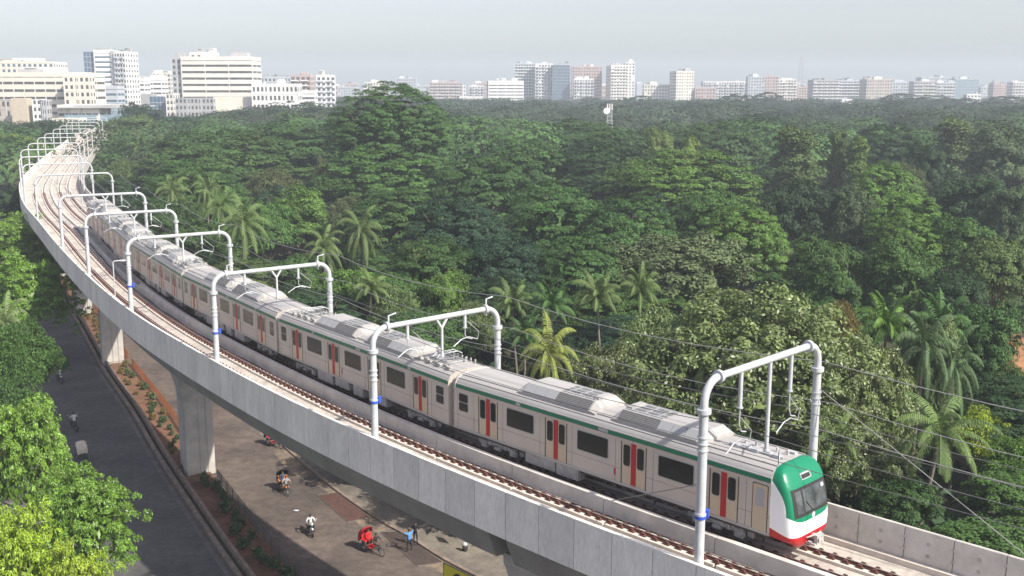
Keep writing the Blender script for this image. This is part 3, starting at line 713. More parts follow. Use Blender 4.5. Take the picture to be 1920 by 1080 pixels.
# fence on the side road edge of the median
def cumd(poly): Pn = np.array(poly); return Pn, np.r_[0, np.cumsum(np.linalg.norm(np.diff(Pn, axis=0), axis=1))]
FL, FD = cumd(offs(MED, 3.25))
def fp(q): return float(np.interp(q, FD, FL[:, 0])), float(np.interp(q, FD, FL[:, 1]))
def fence(q0, q1, step, label, m, mesh_fill=False, group='fences along the median'):
    x0, y0 = fp(q0); e = empty('median_fence', label, 'fence', (x0, y0, 0), 0, group)
    qs = list(np.arange(q0, q1, step)) + [q1]
    for q in qs:
        x, y = fp(q); b = MB(); b.box((x - x0, y - y0, .55), (.07, .07, 1.1)); b.build('post', m, e)
    for z in (.35, .72, 1.05):
        b = MB(); b.tube([(fp(q)[0] - x0, fp(q)[1] - y0, z) for q in qs], .022, 5); b.build('rail', m, e)
    b = MB()
    for q in np.arange(q0, q1, .17 if not mesh_fill else .12):
        x, y = fp(q); b.box((x - x0, y - y0, .6), (.018, .018, .86))
    b.build('bar', m, e)['kind'] = 'stuff'
M['fence'] = mat('fence_paint', (.10, .09, .08), .7); M['ofence'] = mat('rusty_fence_paint', (.32, .11, .045), .8, c2=(.18, .07, .035), scale=2)
def q_of(x, y): d = np.hypot(FL[:, 0] - x, FL[:, 1] - y); return float(FD[int(np.argmin(d))])
qa = q_of(-15, 66) ; qp1 = q_of(-26.5, 83); qp2 = q_of(-45.5, 119); qp3 = q_of(-60, 147); qp4 = q_of(-75, 175)
fence(q_of(2, 37), qp1 - 1.5, 1.7, 'dark thin metal fence on the near median, between the planting and the side road', M['fence'])
fence(qp1 + 1.5, qp2 - 1.5, 1.7, 'rusty orange fence on the median between the first and second whole piers', M['ofence'], True)
fence(qp2 + 1.5, qp3 - 1.5, 1.9, 'rusty orange fence on the median between the second and third whole piers', M['ofence'], True)
fence(qp3 + 1.5, qp4 - 1.5, 2.1, 'rusty orange fence on the median beyond the third whole pier', M['ofence'], True)
for q, nm in ((qp1, 'nearest whole pier'), (qp2, 'second whole pier'), (qp3, 'third whole pier')):
    a = np.array(fp(q - 2.2)); b = a + np.array([-2.4, -1.6]); m = MB()
    m.tube([(*a, 1.05), (*b, 1.05)], .03, 5); m.tube([(*a, .7), (*b, .7)], .02, 5); m.tube([(*a, 0), (*a, 1.1)], .035, 5); m.tube([(*b, 0), (*b, 1.1)], .035, 5)
    tag(m.build('cross_rail', M['fence']), 'short metal rail across the median in front of the ' + nm, 'rail', 'rails closing the median beds')
# iron grates in the side road, light stone border
def quad_on(name, pts, z, m, label, cat, border=None):
    e = empty(name, label, cat, (pts[0][0], pts[0][1], 0), 0, 'iron floor grates by the kerb'); c = np.mean(np.array(pts), axis=0)
    mb = MB(); o = np.array(pts[0])
    mb.add([(p[0] - o[0], p[1] - o[1], z) for p in pts], [(0, 1, 2, 3)]); mb.build('grate_pan', m, e)
    a, b, c_, d = [np.array(p) - o for p in pts]; mb = MB(); n = 34
    for i in range(n + 1):
        p = a + (d - a) * i / n; q = b + (c_ - b) * i / n; mb.tube([(*p, z + .02), (*q, z + .02)], .02, 4)
    mb.build('bar', M['rust'] if 'near' not in label else M['grate'], e)
    mb = MB(); k = [a, b, c_, d, a]
    for i in range(4): mb.tube([(*k[i], z + .01), (*k[i + 1], z + .01)], .035, 4)
    mb.build('rim', M['pave'], e)
quad_on('floor_grate', [(-15.3, 79.3), (-13.9, 79.9), (-10.6, 74.9), (-12.1, 74.0)], .02, M['grate'], 'long rusty brown iron floor grate set beside the kerb, farther one', 'grate')
quad_on('floor_grate', [(-9.5, 72.3), (-8.3, 72.4), (-4.7, 67.3), (-6.3, 66.7)], .02, M['grate'], 'dark grey iron floor grate near the two standing men', 'grate')
# clearing at the right, ochre soil and lawn
def blobsheet(name, cx, cy, rx, ry, z, m, rot=0):
    mb = MB(); vs = [(cx, cy, z)]; n = 28
    for i in range(n):
        a = 2 * math.pi * i / n; r = 1 + .16 * math.sin(3 * a + cx) + .1 * math.sin(5 * a)
        x, y = rx * r * math.cos(a), ry * r * math.sin(a); vs.append((cx + x * math.cos(rot) - y * math.sin(rot), cy + x * math.sin(rot) + y * math.cos(rot), z))
    mb.add(vs, [(0, i + 1, (i + 1) % n + 1) for i in range(n)]); o = mb.build(name, m); o['kind'] = 'structure'
blobsheet('ochre_clearing', 61, 121, 11, 14, .05, M['ochre']); blobsheet('lawn', 50, 99, 13, 10, .03, M['lawn'])

# yellow hoarding at the bottom
e = empty('yellow_sign', 'yellow hoarding with a dark wavy-haired head drawn on it, beside the pavement', 'sign', (-4.15, 60.9, 0), math.atan2(-1.8, 1.7))
M['yellow'] = mat('yellow_print', (.78, .70, .06), .6)
m = MB(); m.box((2.2, 0, 1.75), (4.4, .06, 2.5)); m.build('board', M['yellow'], e)
m = MB(); m.box((2.2, 0, 3.01), (4.44, .08, .05)); m.box((-.02, 0, 1.52), (.05, .08, 3.03)); m.box((4.42, 0, 1.52), (.05, .08, 3.03)); m.build('frame', M['dark'], e)
m = MB(); pts = []
for i in range(25):
    a = math.pi * i / 24; r = .62 + .05 * math.sin(i * 2.3); pts.append((1.35 + r * math.cos(a), -.033, 1.9 + r * 1.35 * math.sin(a)))
pts += [(.73, -.033, 1.2), (1.97, -.033, 1.2)]
q = [(x, -.041, z) for x, _, z in pts]; m.loft([pts, q], 0); m.build('printed_head', M['black'], e)
for xx in (0.5, 3.9):
    m = MB(); m.box((xx, .06, .9), (.07, .06, 1.8)); m.build('post', M['dark'], e)
# small things on the pavement
x, y = unp(872, 1033, .14); m = MB(); m.tube([(x, y, .14), (x, y, .5), (x, y, .52)], [.15, .2, .17], 10, 0); m.blob((x - .02, y, .62), (.2, .17, .16), 1)
tag(m.build('rubbish_bucket', [M['black'], M['white']]), 'black bucket topped with a white bag standing alone on the pavement', 'bucket')
x, y = unp(748, 951, .14); m = MB(); m.blob((x, y, .2), (.28, .18, .08)); tag(m.build('crumpled_bag', M['white']), 'white crumpled bag lying on the pavement under the viaduct edge', 'bag')
x, y = unp(555, 958, .02); m = MB(); m.blob((x, y, .06), (.25, .13, .06)); tag(m.build('paper_scrap', M['white']), 'pale scrap of paper lying on the open side road', 'litter')

# ------------------------------------------------------------------ plants in the median
def bladed(mb, c, h, r, n, mi=0):
    for i in range(n):
        a = random.uniform(0, 6.28); d = r * math.sqrt(random.random()); x, y = c[0] + d * math.cos(a), c[1] + d * math.sin(a); hh = h * random.uniform(.5, 1); s = .06 + .05 * random.random()
        z = c[2] + hh * random.uniform(.2, 1); b = random.uniform(0, 6.28)
        mb.add([(x, y, z), (x + s * 1.6 * math.cos(b), y + s * 1.6 * math.sin(b), z + s), (x + s * math.cos(b + .9), y + s * math.sin(b + .9), z + s * 2.2), (x - s * .6 * math.cos(b), y - s * .6 * math.sin(b), z + s * 1.2)], [(0, 1, 2, 3)], mi)
protos = []
M['shrub'] = mat('shrub_leaf', (.035, .075, .03), .7, island=.5, c2=(.07, .10, .035), scale=2); M['dry'] = mat('dry_leaf', (.17, .12, .04), .9, island=.4, c2=(.10, .10, .035), scale=2)
for k in range(4):
    for mm, nm in ((M['shrub'], 'g'), (M['dry'], 'd')):
        mb = MB(); bladed(mb, (0, 0, 0), 1.0 - .1 * k, .38, 150); mb.tube([(0, 0, 0), (.03, 0, .6)], .03, 5); me = mb.build('shrub', mm).data
        bpy.data.objects.remove(bpy.data.objects['shrub'] if 'shrub' in bpy.data.objects else None) ; protos.append(me)
k = 0
q = q_of(-8, 53)
while q < qp4:
    x, y = fp(q); c = np.array([x, y]); near = min(abs(q - a) for a in (qp1, qp2, qp3, qp4)) > 1.2
    inn = random.uniform(.6, 1.9); j = min(int(np.argmin(abs(FD - q))), len(FL) - 2); T = FL[j + 1] - FL[j]; T /= np.linalg.norm(T); N = np.array([T[1], -T[0]])
    if near:
        green = q < qp1 or random.random() < .45
        o = bpy.data.objects.new('median_shrub', protos[(k % 4) * 2 + (0 if green else 1)]); COL.objects.link(o)
        o.location = (x - N[0] * inn, y - N[1] * inn, .2); s = random.uniform(.65, 1.15) * (1 if q < qp1 else .8); o.scale = (s, s, s); o.rotation_euler = (0, 0, random.random() * 6)
        if q < qp1 - 1: lb = 'small dark green shrub in the near median bed, before the nearest whole pier'
        elif green: lb = 'small green shrub in the fenced far median bed behind the nearest whole pier'
        else: lb = 'dry yellow-brown shrub in the fenced far median bed behind the nearest whole pier'
        tag(o, lb, 'shrub', 'shrubs planted in the ' + ('near' if q < qp1 - 1 else 'far') + ' median'); k += 1
    q += random.uniform(.8, 1.3) if q < qp1 else random.uniform(1.0, 1.7)
# ------------------------------------------------------------------ people
M['skin'] = mat('skin', (.20, .11, .07), .6); M['hair'] = mat('hair', (.012, .010, .009), .6)
CL = {}
def cloth(c):
    if c not in CL: CL[c] = mat('cloth', c, .85, c2=tuple(q * .8 for q in c), scale=6)
    return CL[c]
def person(label, loc, rz, pose, shirt, legs_c, long_sleeve=True, cap=None, s=.95):
    J = dict(pelvis=(0, 0, .95), waist=(0, 0, 1.10), chest=(0, 0, 1.34), neck=(0, .01, 1.50), head=(0, .03, 1.60), top=(0, .03, 1.70))
    for k, sg in (('l', -1), ('r', 1)):
        J['hip' + k] = (sg * .10, 0, .90); J['knee' + k] = (sg * .12, .03, .50); J['ank' + k] = (sg * .13, 0, .09); J['toe' + k] = (sg * .15, .17, .04)
        J['sh' + k] = (sg * .19, 0, 1.42); J['el' + k] = (sg * .25, -.02, 1.13); J['wr' + k] = (sg * .25, .08, .88); J['hand' + k] = (sg * .25, .11, .80)
    if pose == 'photo':
        J['anklel'] = 0
        del J['anklel']
        for k, sg in (('l', -1), ('r', 1)): J['ank' + k] = (sg * .2, 0, .09); J['toe' + k] = (sg * .23, .16, .04); J['knee' + k] = (sg * .16, .02, .5); J['el' + k] = (sg * .42, .10, 1.50); J['wr' + k] = (sg * .20, .28, 1.66); J['hand' + k] = (sg * .13, .32, 1.68)
    if pose == 'folded':
        for k, sg in (('l', -1), ('r', 1)): J['el' + k] = (sg * .27, .04, 1.16); J['wr' + k] = (sg * .06, .24, 1.22); J['hand' + k] = (-sg * .03, .26, 1.24); J['ank' + k] = (sg * .15, 0, .09)
    if pose in ('cycle', 'ride', 'sit'):
        ph = .85 if pose == 'cycle' else (.78 if pose == 'ride' else .92); dz = ph - .95; lean = .14 if pose != 'sit' else .0
        for a in ('pelvis', 'waist', 'chest', 'neck', 'head', 'top', 'shl', 'shr'):
            x, y, z = J[a]; J[a] = (x, y + lean * (z - .95) * 1.4, z + dz)
        for k, sg in (('l', -1), ('r', 1)):
            J['hip' + k] = (sg * .10, 0, ph - .04)
            if pose == 'cycle':
                J['knee' + k] = (sg * .13, .36, ph - .12 + (.12 if sg > 0 else -.12)); J['ank' + k] = (sg * .12, .26 + sg * .10, .36 + sg * .12); J['toe' + k] = (sg * .12, .42 + sg * .1, .33 + sg * .12)
            else:
                J['knee' + k] = (sg * .2, .42, ph - .04); J['ank' + k] = (sg * .18, .40, ph - .46); J['toe' + k] = (sg * .19, .56, ph - .50)
            if pose == 'sit': J['el' + k] = (sg * .25, .05, ph + .22); J['wr' + k] = (sg * .16, .28, ph + .10); J['hand' + k] = (sg * .13, .35, ph + .10)
            else: J['el' + k] = (sg * .33, .28, ph + .26); J['wr' + k] = (sg * .26, .52, ph + .22); J['hand' + k] = (sg * .26, .59, ph + .20)
    E_ = [('pelvis', 'waist', 's'), ('waist', 'chest', 's'), ('chest', 'neck', 's'), ('neck', 'head', 'k'), ('head', 'top', 'k')]
    for k in 'lr':
        E_ += [('pelvis', 'hip' + k, 't'), ('hip' + k, 'knee' + k, 't'), ('knee' + k, 'ank' + k, 't'), ('ank' + k, 'toe' + k, 'b'), ('chest', 'sh' + k, 's'), ('sh' + k, 'el' + k, 's'), ('el' + k, 'wr' + k, 's' if long_sleeve else 'k'), ('wr' + k, 'hand' + k, 'k')]
    rad = dict(pelvis=.14, waist=.125, chest=.15, neck=.055, head=.092, top=.075)
    for k in 'lr': rad.update({'hip' + k: .09, 'knee' + k: .062, 'ank' + k: .042, 'toe' + k: .035, 'sh' + k: .062, 'el' + k: .045, 'wr' + k: .032, 'hand' + k: .036})
    names = list(J); idx = {n: i for i, n in enumerate(names)}
    me = bpy.data.meshes.new('person_rig'); me.from_pydata([J[n] for n in names], [(idx[a], idx[b]) for a, b, _ in E_], [])
    ob = bpy.data.objects.new('person_rig', me); COL.objects.link(ob)
    md = ob.modifiers.new('skin', 'SKIN'); lay = me.skin_vertices[0].data
    for n in names: lay[idx[n]].radius = (rad[n], rad[n] * (.78 if n in ('chest', 'waist', 'pelvis') else 1)); lay[idx[n]].use_root = (n == 'pelvis')
    sb = ob.modifiers.new('sub', 'SUBSURF'); sb.levels = 1; sb.render_levels = 1
    dg = bpy.context.evaluated_depsgraph_get(); ev = ob.evaluated_get(dg); nm = bpy.data.meshes.new_from_object(ev)
    mb = MB(); mb.add([tuple(v.co) for v in nm.vertices], [tuple(p.vertices) for p in nm.polygons], 0, True)
    segs = [(np.array(J[a]), np.array(J[b]), c) for a, b, c in E_]
    code = {'s': 0, 't': 1, 'k': 2, 'b': 3}
    for i, p in enumerate(nm.polygons):
        c = np.array(p.center); best = None
        for a, b, q in segs:
            t = np.clip(np.dot(c - a, b - a) / max(np.dot(b - a, b - a), 1e-9), 0, 1); d = np.linalg.norm(c - a - (b - a) * t)
            if best is None or d < best[0]: best = (d, q)
        mb.mi[i] = code[best[1]]
    for k, sg in (('l', -1), ('r', 1)):           # five unequal fingers on each hand
        h = Vector(J['hand' + k]); wv = Vector(J['wr' + k]); d = (h - wv).normalized(); sdv = d.cross(Vector((0, 0, 1))); sdv = sdv.normalized() if sdv.length > .1 else Vector((1, 0, 0))
        for f, ln in ((-1.5, .055), (-.5, .068), (.5, .072), (1.5, .062)):
            a = h + sdv * f * .017; mb.tube([a, a + d * ln * .6, a + d * ln + Vector((0, 0, -.02))], [.010, .009, .007], 5, 2)
        a = wv + d * .03 + sdv * .03 * sg; mb.tube([a, a + sdv * .035 * sg + d * .03, a + sdv * .03 * sg + d * .06], [.011, .010, .008], 5, 2)
    hd = Vector(J['head'])
    mb.blob((hd.x, hd.y + .085, hd.z - .005), (.014, .02, .022), 2, 6, 4)
    for sg in (-1, 1): mb.blob((hd.x + sg * .085, hd.y, hd.z), (.014, .022, .03), 2, 6, 4); mb.blob((hd.x + sg * .033, hd.y + .078, hd.z + .03), (.013, .01, .008), 4, 6, 4)
    mb.blob((hd.x, hd.y + .078, hd.z - .045), (.025, .01, .007), 4, 6, 4)
    bpy.data.objects.remove(ob)
    e = mb.build('person', [cloth(shirt), cloth(legs_c), M['skin'], M['black'], M['hair']]); e.location = loc; e.rotation_euler = (0, 0, rz); e.scale = (s, s, s)
    hm = MB(); hm.blob((0, -.018, .035), (.098, .098, .085), 0, 10, 6); hm.M = None
    hr = hm.build('hair' if cap is None else 'cap', M['hair'] if cap is None else cap, e); hr.location = (hd.x, hd.y, hd.z + .02)
    return tag(e, label, 'person')

def yaw_to(dx, dy): return math.atan2(dy, dx) - math.pi / 2
x, y = unp(768, 1034, .02)
person('man in a bright blue shirt and dark trousers holding both hands up to his head', (x, y, .02), yaw_to(-.6, .8), 'photo', (.09, .26, .62), (.02, .02, .03), False)
x, y = unp(779, 1020, .15)
person('man all in black standing on the kerb behind the one in the blue shirt', (x, y, .15), yaw_to(.3, .9), 'folded', (.015, .015, .02), (.02, .02, .028))

# ------------------------------------------------------------------ cycle rickshaws and motorcycles (local +y is forward)
def wheel(e, c, r, ax=(1, 0, 0), spokes=12, name='wheel', tyre=.028):
    m = MB(); m.torus(c, ax, r, tyre, 22); w_ = m.build(name, M['black'], e)
    m = MB(); a = Vector(ax).orthogonal().normalized(); b = Vector(ax).cross(a)
    for i in range(spokes):
        t = 2 * math.pi * i / spokes; m.tube([Vector(c), Vector(c) + (a * math.cos(t) + b * math.sin(t)) * r], .006, 3)
    m.cyl(Vector(c) - Vector(ax) * .05, Vector(c) + Vector(ax) * .05, .04, 8); m.build('spokes', M['galv'], w_)
def rickshaw(label, loc, rz, hood_c, seat_c, deco=None):
    e = empty('cycle_rickshaw', label, 'rickshaw', loc, rz, 'cycle rickshaws'); e.scale = (.86, .86, .9)
    hood_m = cloth(hood_c); seat_m = cloth(seat_c)
    wheel(e, (0, 1.28, .34), .33); wheel(e, (-.48, -.42, .34), .33); wheel(e, (.48, -.42, .34), .33)
    m = MB()
    m.tube([(0, 1.28, .34), (0, 1.12, .80), (0, 1.08, .98)], .02, 6); m.tube([(0, 1.12, .78), (0, .45, .72), (0, .42, .30), (0, 1.08, .62)], .02, 6); m.tube([(0, .42, .3), (0, -.42, .34)], .02, 6)
    m.tube([(-.52, -.42, .34), (.52, -.42, .34)], .02, 6)
    for sg in (-1, 1): m.tube([(sg * .38, .12, .50), (sg * .40, -.95, .52), (sg * .40, -.95, .30)], .02, 6); m.tube([(sg * .38, .12, .5), (0, .42, .32)], .02, 6)
    m.tube([(-.3, .98, 1.02), (-.24, 1.08, 1.0), (.24, 1.08, 1.0), (.3, .98, 1.02)], .016, 6)
    m.build('frame', M['dark'], e)
    m = MB(); m.box((0, .46, .78), (.16, .26, .07)); m.build('saddle', M['black'], e)
    m = MB(); m.box((0, .0, .44), (.78, .55, .05)); m.build('footboard', seat_m, e)
    m = MB(); m.box((0, -.48, .68), (.92, .46, .26)); m.box((0, -.48, .84), (.84, .44, .09), mi=1); m.box((0, -.74, 1.05), (.86, .09, .42), mi=1); m.build('seat', [M['dark'], seat_m], e)
    m = MB(); rings = []
    for i in range(9):                            # folding hood: hoops swung from behind the seat to above it
        a = R(200 - 14 * i); r = .80; cy_, cz = -.48, 1.0
        y0, z0 = cy_ + r * math.cos(a) * .92, cz + r * math.sin(a) * 1.0
        rings.append([(-.50, (y0 + cy_) / 2 - .02, (z0 + cz) / 2), (-.47, y0 * .95 + cy_ * .05, z0 - .08), (-.3, y0, z0), (0, y0, z0 + .03), (.3, y0, z0), (.47, y0 * .95 + cy_ * .05, z0 - .08), (.50, (y0 + cy_) / 2 - .02, (z0 + cz) / 2)])
    m.loft(rings, 0, False, False, True); m.loft([[(x * .97, y_ + .015, z - .02) for x, y_, z in r] for r in rings], 0, False, False, True)
    m.build('hood', hood_m, e)
    if deco:
        m = MB()
        for i in range(5): m.box((-.3 + .15 * i, -.72 + .005 * i, 1.12 + .1 * (i % 2)), (.12, .12, .10), mi=i % 3)
        m.build('decoration', [cloth(c) for c in deco], e)
    return e
def moto(label, loc, rz, body_c, group='motorcycles'):
    e = empty('motorcycle', label, 'motorcycle', loc, rz, group); bm_ = mat('tank_paint', body_c, .3)
    wheel(e, (0, .68, .31), .28, tyre=.055); wheel(e, (0, -.62, .31), .28, tyre=.06)
    m = MB(); m.tube([(0, .68, .31), (0, .46, .85), (0, .42, .98)], .035, 6); m.tube([(0, .44, .8), (0, .0, .62), (0, -.2, .34), (0, -.62, .31)], .035, 6); m.box((0, .02, .42), (.28, .42, .34)); m.tube([(.12, .1, .3), (.15, -.4, .28), (.16, -.85, .36)], .04, 6)
    m.tube([(-.36, .36, 1.0), (-.2, .42, 1.0), (.2, .42, 1.0), (.36, .36, 1.0)], .018, 6); m.build('frame', M['dark'], e)
    m = MB(); m.blob((0, .17, .80), (.16, .28, .14)); m.blob((0, -.72, .74), (.11, .2, .08)); m.blob((0, .68, .60), (.08, .2, .06)); m.build('tank', bm_, e)
    m = MB(); m.blob((0, -.32, .76), (.15, .42, .07)); m.build('seat', M['black'], e)
    m = MB(); m.blob((0, .56, .90), (.11, .09, .11)); m.build('headlight', M['white'], e)
    for sg in (-1, 1):
        m = MB(); m.tube([(sg * .25, .4, 1.0), (sg * .34, .4, 1.18)], .01, 4); m.blob((sg * .36, .4, 1.2), (.06, .02, .04)); m.build('mirror', M['galv'], e)
    return e
def rot(loc, rz, v): c, s_ = math.cos(rz), math.sin(rz); return (loc[0] + v[0] * c - v[1] * s_, loc[1] + v[0] * s_ + v[1] * c, loc[2] + v[2])
V = lambda x, y, z=.02: (*unp(x, y, z), z)
near_dir = (.62, -.78)
# rickshaw with the bright mixed seat
l = V(534, 921); rz = yaw_to(.42, -.9)
rickshaw('cycle rickshaw with a black hood and bright green and orange seat on the side road', l, rz, (.02, .02, .03), (.75, .30, .10), [(.1, .5, .2), (.8, .25, .1), (.1, .35, .6)])
person('rickshaw puller in a grey shirt riding towards the camera ahead of the black hood', rot(l, rz, (0, .40, -.05)), rz, 'cycle', (.33, .33, .33), (.07, .07, .09), False)
person('passenger in a dark blue top seated under the black rickshaw hood', rot(l, rz, (.05, -.36, -.05)), rz, 'sit', (.05, .08, .16), (.1, .1, .12))
l = V(697, 1034); rz = yaw_to(.72, -.7)
rickshaw('cycle rickshaw with a red hood and red seat nearest the two standing men', l, rz, (.50, .02, .03), (.65, .02, .02), [(.7, .02, .02), (.75, .05, .04), (.5, .02, .02)])
person('rickshaw puller in a black shirt bent over the handlebar before the red hood', rot(l, rz, (0, .40, -.05)), rz, 'cycle', (.02, .02, .02), (.04, .04, .05), False)
person('passenger in a red dress seated under the red rickshaw hood', rot(l, rz, (0, -.36, -.05)), rz, 'sit', (.60, .02, .03), (.5, .02, .02))
l = V(514, 836); rz = yaw_to(.72, -.7)
rickshaw('cycle rickshaw with dark hood and red seat in the tree shade at the viaduct edge', l, rz, (.03, .03, .035), (.6, .03, .08))
person('rickshaw puller in white just entering under the viaduct edge', rot(l, rz, (0, .40, -.05)), rz, 'cycle', (.5, .5, .5), (.06, .06, .07))
l = V(583, 1000); rz = yaw_to(.35, -.93)
moto('white-fronted motorcycle ridden alone in the middle of the side road', l, rz, (.75, .75, .75))
person('motorcyclist in a white shirt with dark head on the side road', rot(l, rz, (0, -.12, 0)), rz, 'ride', (.62, .62, .64), (.03, .03, .04), True)
md = (-.58, .81)
l = V(140, 806); rz = yaw_to(*md)
moto('dark motorcycle ridden away from the camera in the middle of the dark road', l, rz, (.03, .03, .035)).scale = (1.15, 1.15, 1.15)
person('motorcyclist with a pale shirt riding away in the middle of the dark road', rot(l, rz, (0, -.12, .05)), rz, 'ride', (.62, .62, .62), (.03, .03, .03), True, None, 1.08)
l = V(112, 717)
moto('silver motorcycle half hidden by the feathery tree at the dark road edge', l, rz, (.5, .5, .52)).scale = (1.15, 1.15, 1.15)
person('motorcyclist in a dark jacket beside the feathery tree at the dark road edge', rot(l, rz, (0, -.08, .05)), rz, 'ride', (.05, .05, .06), (.03, .03, .03), True, None, 1.08)
person('pillion rider in a pale top seated behind the one in a dark jacket', rot(l, rz, (0, -.52, .12)), rz, 'sit', (.55, .56, .6), (.1, .1, .1), True)
l = V(151, 858)
rickshaw('cycle rickshaw with cream hood almost covered by the yellow-green tree', l, rz, (.62, .56, .48), (.2, .2, .2))
l = V(92, 541)
moto('dark motorcycle small at the shaded far end of the dark road', l, rz, (.05, .05, .05))
person('motorcyclist in black at the shaded far end of the dark road', rot(l, rz, (0, -.12, 0)), rz, 'ride', (.02, .02, .02), (.02, .02, .02))
# ------------------------------------------------------------------ foliage meshes
def leaf_mesh(name, pos, nrm, size, tone, m, aspect=.55):
    n = len(pos); nrm = nrm / np.linalg.norm(nrm, axis=1)[:, None]
    t = rng.normal(size=(n, 3)); t -= nrm * (t * nrm).sum(1)[:, None]; t /= np.linalg.norm(t, axis=1)[:, None]; b = np.cross(nrm, t)
    s = size[:, None]; vs = np.stack([pos - t * s, pos - b * s * aspect + nrm * s * .15, pos + t * s, pos + b * s * aspect + nrm * s * .15], 1).reshape(-1, 3)
    me = bpy.data.meshes.new(name); me.vertices.add(4 * n); me.loops.add(4 * n); me.polygons.add(n)
    me.vertices.foreach_set('co', vs.ravel().astype(np.float32)); me.loops.foreach_set('vertex_index', np.arange(4 * n, dtype=np.int32))
    me.polygons.foreach_set('loop_start', np.arange(0, 4 * n, 4, dtype=np.int32)); me.polygons.foreach_set('loop_total', np.full(n, 4, dtype=np.int32))
    me.update(); a = me.attributes.new('tone', 'FLOAT', 'POINT'); a.data.foreach_set('value', np.repeat(tone, 4).astype(np.float32))
    me.materials.append(m); return me
def puffs_to_leaves(cen, rad, flat, per, leaf, up=.35, jit=.5, low=-.25, dome=None):
    k = len(cen); n = k * per; d = rng.normal(size=(n, 3)); d /= np.linalg.norm(d, axis=1)[:, None]
    bad = d[:, 2] < low; d[bad, 2] *= -1
    ci = np.repeat(np.arange(k), per); rr = rad[ci] * (.72 + .36 * rng.random(n))
    sc = np.stack([np.ones(n), np.ones(n), np.full(n, flat)], 1)
    pos = cen[ci] + d * rr[:, None] * sc
    nrm = d / sc; nrm /= np.linalg.norm(nrm, axis=1)[:, None]
    nrm = nrm * (1 - up) + np.array([0, 0, up]) + rng.normal(size=(n, 3)) * jit
    if dome is not None:                          # leaves also turn outwards with the crown as a whole
        o = pos - np.array(dome[0]); o /= np.linalg.norm(o, axis=1)[:, None]; nrm = nrm * (1 - dome[1]) + o * dome[1]
    size = leaf * (.6 + .8 * rng.random(n)); pt = rng.random(k)[ci]; tone = np.clip(.5 * rng.random(n) + .5 * pt, 0, 1)
    return pos, nrm, size, tone
